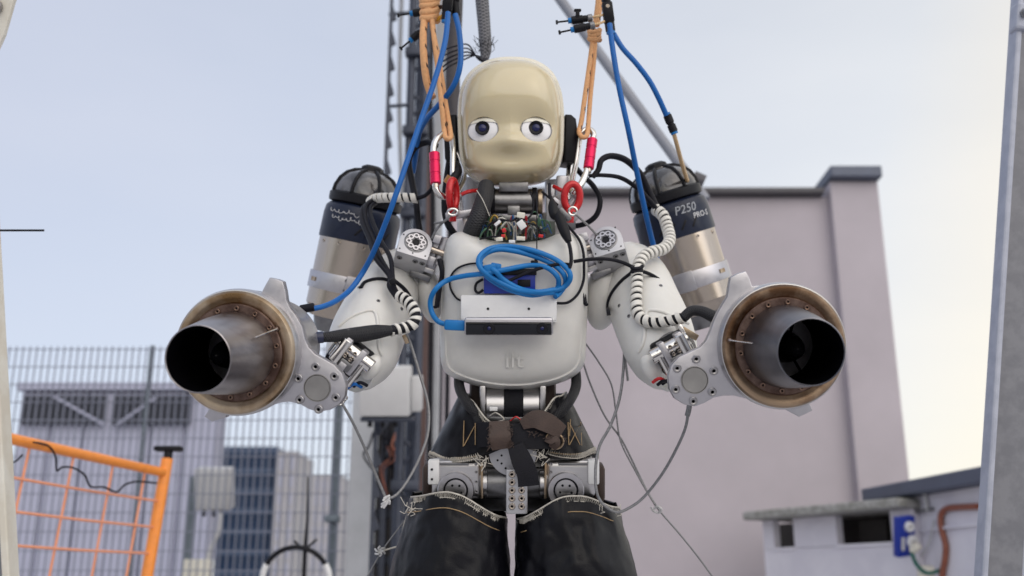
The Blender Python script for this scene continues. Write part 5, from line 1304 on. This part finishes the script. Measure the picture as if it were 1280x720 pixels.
build(MB().ptube([(534, 14, 1.69), (545, 10, 1.67), (556, 8, 1.64)], 2.6, seg=8), 'link_tube', M['rubber'], ml)
build(MB().ptube([(546, 25, 1.66), (553, 20, 1.65), (559, 15, 1.64)], 2.4, seg=8), 'link_tube', mat('yellow_tube', (.6, .30, .03), .4), ml)
single(MB().ptube([(757, -60, 1.67), (757, -20, 1.67), (758, 4, 1.666)], 2.0, seg=8), 'thin_hose', 'rubber', 'thin dark hose rising from the valve cluster by the right rope', 'hose')

# spiral wrapped looms
def loom(ctrl, r, label, name='cable_loom', pitch=9.5, width=5.6, extra=None):
    t = thing(name, V(*ctrl[0][:3]), label, 'cable loom')
    p, q = wpath(ctrl, r, 10)
    build(MB().tube(p, q, 10), 'core', M['rubber'], t)
    s = S(ctrl[0][1], ctrl[0][2])
    build(MB().helix(p, [x * 1.02 for x in q], pitch * s, width * s, 1.3 * s), 'spiral_wrap', M['wrap'], t, ang=50)
    return t
YA = 1.60
t = loom([(463, 252, 1.80), (470, 248, 1.78), (485, 247, 1.76), (505, 247, 1.75), (522, 248, 1.75)], 4.8, 'white spiral wrapped loom lying level over the left backpack engine', pitch=8.6, width=6.6)
build(MB().ptube([(521, 248, 1.75), (532, 244, 1.74), (541, 234, 1.73), (548, 225, 1.74)], 2.6, seg=9), 'cable_end', M['rubber'], t)
for i, (dx, dy) in enumerate(((-2, 0), (3.5, 3), (-5, 2))):
    build(MB().ptube([(468 + dx * .5, 250 + dy, 1.78), (459 + dx, 258 + dy, 1.76), (460 + dx * 1.5, 276, 1.73), (470 + dx * 1.6, 300, 1.69), (480 + dx * 2.2, 322, 1.655), (489 + dx * .5, 345, 1.635), (490 + dx * .7, 358, 1.625), (498 + dx * .5, 371 + dy * .5, 1.615)], 3.0, seg=9), 'cable', M['rubber'], t)
build(MB().ptube([(463, 290, 1.74), (465, 310, 1.70), (476, 330, 1.67), (487, 343, 1.64)], 2.6, seg=8), 'cable', M['rubber'], t)
t = loom([(499, 370, YA + .012), (511, 378, YA), (519, 392, YA - .01), (517, 404, YA - .015), (505, 410, YA - .02), (488, 413, YA - .03)], 6.4, 'white spiral wrapped loom bending round the left forearm', pitch=9.6, width=5.0)
build(MB().ptube([(489, 413, YA - .03, 6.3), (470, 415, YA - .04, 9.2), (450, 418, YA - .055, 10), (430, 419.5, YA - .07, 8.6), (412, 421, YA - .085, 6.8), (396, 422, YA - .09, 6.4)], seg=18), 'braided_sleeve', M['braid'], t)
build(MB().ptube([(404, 421.5, YA - .088, 7.4), (396, 422, YA - .09, 7.4), (391, 422, YA - .09, 7)], seg=16), 'end_cuff', mat('blue_black_cuff', (.02, .025, .06), .35), t)
t = loom([(820, 262, 1.79), (829, 270, 1.775), (834, 284, 1.76), (837, 300, 1.73), (829, 311, 1.70), (815, 315, 1.675), (803, 322, 1.655), (797, 336, 1.635), (796, 355, 1.62), (795, 375, 1.605), (797, 392, 1.595), (806, 401, 1.585), (822, 403, 1.575), (840, 400, 1.565), (857, 396, 1.555)], 6.2, 'white spiral wrapped loom winding down the right arm to its engine', pitch=9.0, width=6.0)
build(MB().ptube([(855, 396.5, 1.555, 6.3), (864, 389, 1.55, 6.6), (876, 389, 1.545, 7), (888, 394, 1.54, 7.6), (893, 397, 1.54, 7.6)], seg=16), 'braided_sleeve', M['braid'], t)
build(MB().ptube([(741, 221, 1.70, 3.4), (748, 212, 1.70, 3.6), (752, 200, 1.70, 3.8), (764, 195, 1.71, 4), (782, 200, 1.73, 4.2), (799, 216, 1.76, 4.4), (810, 238, 1.78, 4.6), (821, 262, 1.79, 5)], seg=12), 'cable', M['rubber'], t)
build(MB().ptube([(736, 220, 1.72, 2.4), (752, 219, 1.72, 2.6), (775, 222, 1.735, 2.8), (795, 234, 1.755, 3), (813, 252, 1.775, 3.4), (822, 264, 1.785, 3.4)], seg=10), 'cable', M['rubber'], t)
single(MB().ptube([(718, 208, 1.78), (729, 220, 1.78), (742, 233, 1.76), (750, 250, 1.755), (746, 268, 1.76), (733, 279, 1.77), (716, 283, 1.78), (700, 284, 1.78)], 3.4, seg=12), 'black_cable', 'rubber', 'thick black cable looping out behind the right red ring', 'cable')
single(MB().ptube([(545, 182, 1.76), (534, 178, 1.78), (520, 184, 1.79), (511, 200, 1.80), (515, 228, 1.80), (520, 252, 1.79), (524, 285, 1.79), (530, 306, 1.79)], 4.0, seg=12), 'black_cable', 'rubber', 'thick black cable hanging behind the left carabiner', 'cable')
single(MB().ptube([(562, 200, 1.77), (556, 250, 1.77), (560, 280, 1.77), (575, 300, 1.78)], 4.4, seg=10), 'black_cable', 'rubber', 'black cable passing behind the left red ring', 'cable')
# cable ties round the arms
def tie(s, pts, extra, label):
    b = ARM[s][1]; t = thing('cable_tie', hit(b, pts[0][0], pts[0][1]), label, 'cable tie')
    P = [hit(b, q[0], q[1], .0025, 1.66) for q in catmull(pts, 8)]
    build(MB().tube(P, 2.5 * S(360, 1.64), 8), 'strap', M['rubber'], t)
    for e in extra: build(MB().ptube(e, 2.4, seg=8), 'tail', M['rubber'], t)
    return t
tt = tie(-1, [(451, 360), (456, 353), (468, 349), (480, 349), (490, 352)], [[(451, 360, 1.69), (446, 362, 1.70), (444, 357, 1.71)]], 'black cable tie across the top of the left arm')
build(MB().box((0, 0, 0), (9, 8, 8), fr(491, 352, 1.61, rz=30), b=1.5), 'tie_head', M['black'], tt)
build(MB().ptube([(493, 351, 1.62), (506, 362, 1.64), (516, 378, 1.66), (521, 392, 1.69)], 2.6, seg=8), 'tail', M['rubber'], tt)
tt = tie(1, [(761, 394), (760, 380), (765, 366), (776, 352), (788, 342), (795, 338)], [[(717, 327, 1.60), (738, 324, 1.60), (760, 324, 1.61), (778, 328, 1.625), (795, 336, 1.63)], [(797, 337, 1.63), (815, 344, 1.65), (830, 355, 1.66), (842, 370, 1.67)]], 'black cable tie from the chest across the right arm')
build(MB().tube(knot(796, 337, 1.625, 3, 7, 9, 2), 2.4 * S(337, 1.62), 8), 'knot', M['rubber'], tt)

# blue network cable coiled on the chest
YC = YBR - .012
def yy(px, py, off): return YD(py, (hit(TB, px, py, 0) - CAM).dot(FW) - off)
t = thing('network_cable', V(655, 340, YC), 'blue network cable coiled on the chest and plugged into the stereo camera', 'cable')
def coil(pts, off0, off1, name, r=3.3):
    Q = [(p[0], p[1], yy(min(725, max(560, p[0])), p[1], off0 + (off1 - off0) * i / (len(pts) - 1) + .006 * math.sin(i * 1.9))) for i, p in enumerate(pts)]
    return build(MB().ptube(Q, r, n=9, seg=12), name, M['cyan'], t)
coil([(560, 406), (548, 402), (540, 391), (538, 376), (545, 361), (560, 350), (580, 345), (604, 342), (632, 337), (660, 332), (682, 334), (696, 345), (698, 357), (692, 368)], .030, .024, 'cord')
coil([(692, 366), (670, 366), (645, 362), (618, 349), (601, 336), (599, 322), (612, 311), (634, 308), (662, 312), (690, 322), (708, 335), (713, 347), (706, 358), (690, 364), (666, 369), (642, 364), (622, 355), (606, 343), (600, 328), (606, 318), (622, 312), (644, 314), (670, 321), (692, 331), (704, 342), (707, 354), (700, 366), (694, 371)], .034, .020, 'cord')
coil([(612, 335), (619, 339), (630, 350), (650, 361), (672, 365), (694, 362)], .028, .036, 'cord')
build(MB().box((0, 0, 0), (27, 13, 12), fr(569, 406.5, YBR - .015, rz=-3), b=2.5), 'plug', M['cyan'], t)
build(MB().box((0, 0, 0), (15, 9, 9), fr(612, 335, yy(612, 335, .03), rz=10), b=1.5).box((0, 0, 0), (13, 8, 8), fr(620, 333, yy(620, 333, .028), rz=-10), b=1.5), 'plug', M['cyan'], t)
def chest(pts, r, off, label, m_='rubber'):
    Q = [(p[0], p[1], yy(min(728, max(556, p[0])), p[1], off)) for p in pts]
    return single(MB().ptube(Q, r, n=8, seg=9), 'black_cable', m_, label, 'cable')
chest([(604, 329), (586, 330), (571, 336), (563, 347), (563, 360), (570, 372), (577, 376)], 1.3, .004, 'thin black cable arching left of the blue coil')
chest([(715, 331), (700, 330), (684, 333), (664, 339), (645, 347), (632, 353)], 2.2, .026, 'black cable running from the right shoulder into the blue coil')
chest([(702, 328), (710, 334), (712, 346), (705, 358), (693, 371)], 1.8, .016, 'black cable hidden under the right side of the blue coil')
chest([(696, 379), (710, 378), (722, 368), (729, 352), (730, 335), (729, 315), (724, 300), (714, 287), (702, 274)], 1.8, .012, 'thin black cable rising from the camera bracket along the right chest edge')
chest([(604, 362), (598, 366), (594, 362), (596, 354), (604, 349)], 1.7, .006, 'small black cable loop at the left of the blue box')
single(MB().box((0, 0, 0), (9, 5, 5), fr(668, 328, yy(668, 328, .012)), b=1).box((2, 3, 0), (4, 5, 4), fr(668, 328, yy(668, 328, .012)), b=.8), 'cable_clip', 'black', 'small black clip above the blue coil', 'clip')
single(MB().ptube([(671, 236, 1.60), (671, 290, 1.595), (671, 327, yy(668, 327, .012))], .7, n=3, seg=6), 'thin_wire', 'rubber', 'single thin dark wire hanging straight down before the neck', 'wire')
# inline plug hanging at the right collar
t = thing('inline_connector', V(700, 280, 1.60), 'black inline connector hanging at the right of the collar', 'connector')
build(MB().ptube([(687, 230, 1.63), (687, 242, 1.62), (690, 252, 1.61)], 2.2, seg=8), 'cable', M['rubber'], t)
build(MB().ptube([(690, 250, 1.608, 3), (691, 258, 1.604, 6), (693, 268, 1.60, 6.4), (696, 273, 1.60, 4)], seg=14), 'socket', M['black'], t)
build(MB().ptube([(695, 270, 1.60, 5), (699, 272, 1.598, 6.6), (706, 290, 1.594, 6.6), (711, 302, 1.592, 4)], seg=14), 'plug', M['black'], t)
build(MB().ptube([(710, 300, 1.592), (713, 312, 1.59), (714, 326, 1.588), (712, 335, 1.588)], 2.4, seg=8), 'cable', M['rubber'], t)
build(MB().box((0, 0, 0), (20, 7, 6), fr(706, 268, 1.61, rz=-48), b=1.5), 'latch', M['dsteel'], t)

# steel tethers
t = thing('steel_tether', V(484, 626, 1.60), 'grey steel cable looped below the left engine bracket', 'steel cable')
build(MB().ptube([(428, 505, 1.50), (441, 528, 1.51), (455, 558, 1.53), (470, 594, 1.55), (482, 622, 1.56)], 1.9, n=8, seg=8), 'cable_run', M['wire'], t)
build(MB().ptube([(484, 624, 1.56), (496, 618, 1.57), (510, 600, 1.58), (526, 569, 1.60), (535, 540, 1.61), (535, 505, 1.62), (524, 465, 1.62), (514, 432, 1.62), (508, 418, 1.63)], 1.9, n=8, seg=8), 'cable_run', M['wire'], t)
kk = MB()
for a in range(7):
    A = 6.28 * a / 7 + .3; kk.ptube([(483, 625, 1.555), (483 + 4 * math.cos(A), 625 + 3 * math.sin(A), 1.548), (482 + 5.5 * math.cos(A * 1.7), 627 + 8 * math.sin(A * 1.3), 1.552)], 1.5, n=4, seg=6)
build(kk, 'thread_knot', M['box'], t)
for i in range(3): build(MB().tube([fr(427 + 3 * i - 3, 500 + 3 - 3 * i, 1.475) @ Vector((4 * math.cos(a), 3 * math.sin(a), 2 * math.sin(2 * a))) for a in [q * math.pi / 8 for q in range(16)]], 1.3 * S(500, 1.475), 6, True), 'shackle_loop', M['chrome'], t)
build(MB().box((0, 0, 0), (5, 12, 5), fr(507, 424, 1.62, rz=25), b=1), 'crimp', M['heat'], t)
t = thing('steel_tether', V(800, 632, 1.60), 'grey steel cable hanging from the right engine bracket to the thigh', 'steel cable')
build(MB().ptube([(861, 508, 1.50), (857, 534, 1.51), (845, 562, 1.53), (828, 592, 1.56), (806, 620, 1.58), (788, 634, 1.585), (770, 640, 1.585), (752, 628, 1.58), (745, 610, 1.60), (745, 580, 1.61), (750, 556, 1.615), (763, 532, 1.62), (774, 500, 1.63), (779, 465, 1.65), (781, 425, 1.68)], 1.9, n=8, seg=8), 'cable_run', M['wire'], t)
build(MB().ptube([(862, 505, 1.495), (861, 512, 1.497), (859, 520, 1.50)], 3.4, seg=10), 'crimp', M['wire'], t)
t = thing('steel_tether', V(823, 637, 1.90), 'pair of thin twisted steel cables knotted behind the right hip', 'steel cable')
build(MB().ptube([(731, 428, 1.85), (748, 452, 1.86), (764, 480, 1.87), (770, 515, 1.88), (776, 552, 1.89), (795, 590, 1.90), (812, 620, 1.90), (824, 638, 1.90), (850, 668, 1.91), (874, 698, 1.92), (900, 734, 1.93)], 1.2, n=8, seg=6), 'cable_run', M['wire'], t)
build(MB().ptube([(727, 447, 1.87), (738, 480, 1.88), (756, 520, 1.885), (776, 548, 1.89), (790, 575, 1.90), (808, 612, 1.905), (824, 638, 1.905)], 1.2, n=8, seg=6), 'cable_run', M['wire'], t)
build(MB().ptube([(780, 430, 1.86), (782, 452, 1.86), (785, 476, 1.87)], 1.6, n=4, seg=6), 'cable_end', M['wire'], t)
build(MB().ptube([(818, 636, 1.895), (822, 633, 1.89), (827, 637, 1.89), (823, 641, 1.895), (817, 639, 1.895), (814, 634, 1.90)], 1.5, n=4, seg=6), 'knot', M['box'], t)
t = thing('thin_tether', V(476, 690, 1.80), 'thin grey line with a pale knot beside the left thigh', 'line')
build(MB().ptube([(522, 630, 1.80), (500, 658, 1.80), (478, 688, 1.80), (456, 726, 1.80)], .9, n=4, seg=6), 'line', M['wire'], t)
build(MB().ptube([(508, 680, 1.79), (490, 685, 1.79), (477, 689, 1.795)], 1.1, n=4, seg=6), 'line', M['thread'], t)
kk = MB()
for a in range(6):
    A = 6.28 * a / 6; kk.ptube([(475, 689, 1.79), (475 + 4 * math.cos(A), 689 + 4 * math.sin(A), 1.785), (475 + 7 * math.cos(A + .5), 689 + 6 * math.sin(A + .5), 1.79)], 1.3, n=3, seg=6)
build(kk, 'knot', M['box'], t)

# alike things share a group
GROUPS = {'harness_rope': 'ropes that carry the robot', 'air_hose': 'blue air hoses', 'cable_loom': 'white spiral wrapped cable looms', 'cable_tie': 'black cable ties round the arms',
          'black_cable': 'black cables on the robot', 'steel_tether': 'steel cables below the arms', 'valve_fitting': 'black valve clusters by the ropes', 'gantry_leg': 'gantry legs at the picture edges',
          'mast_cable': 'cables on the mast', 'apartment_block': 'pale blocks in the haze', 'dangling_string': 'black cords on the orange barrier', 'junction_box': 'junction boxes'}
for o in scene.objects:
    if o.parent is None and 'category' in o and 'group' not in o:
        g = GROUPS.get(o.name.split('.')[0])
        if g: o['group'] = g
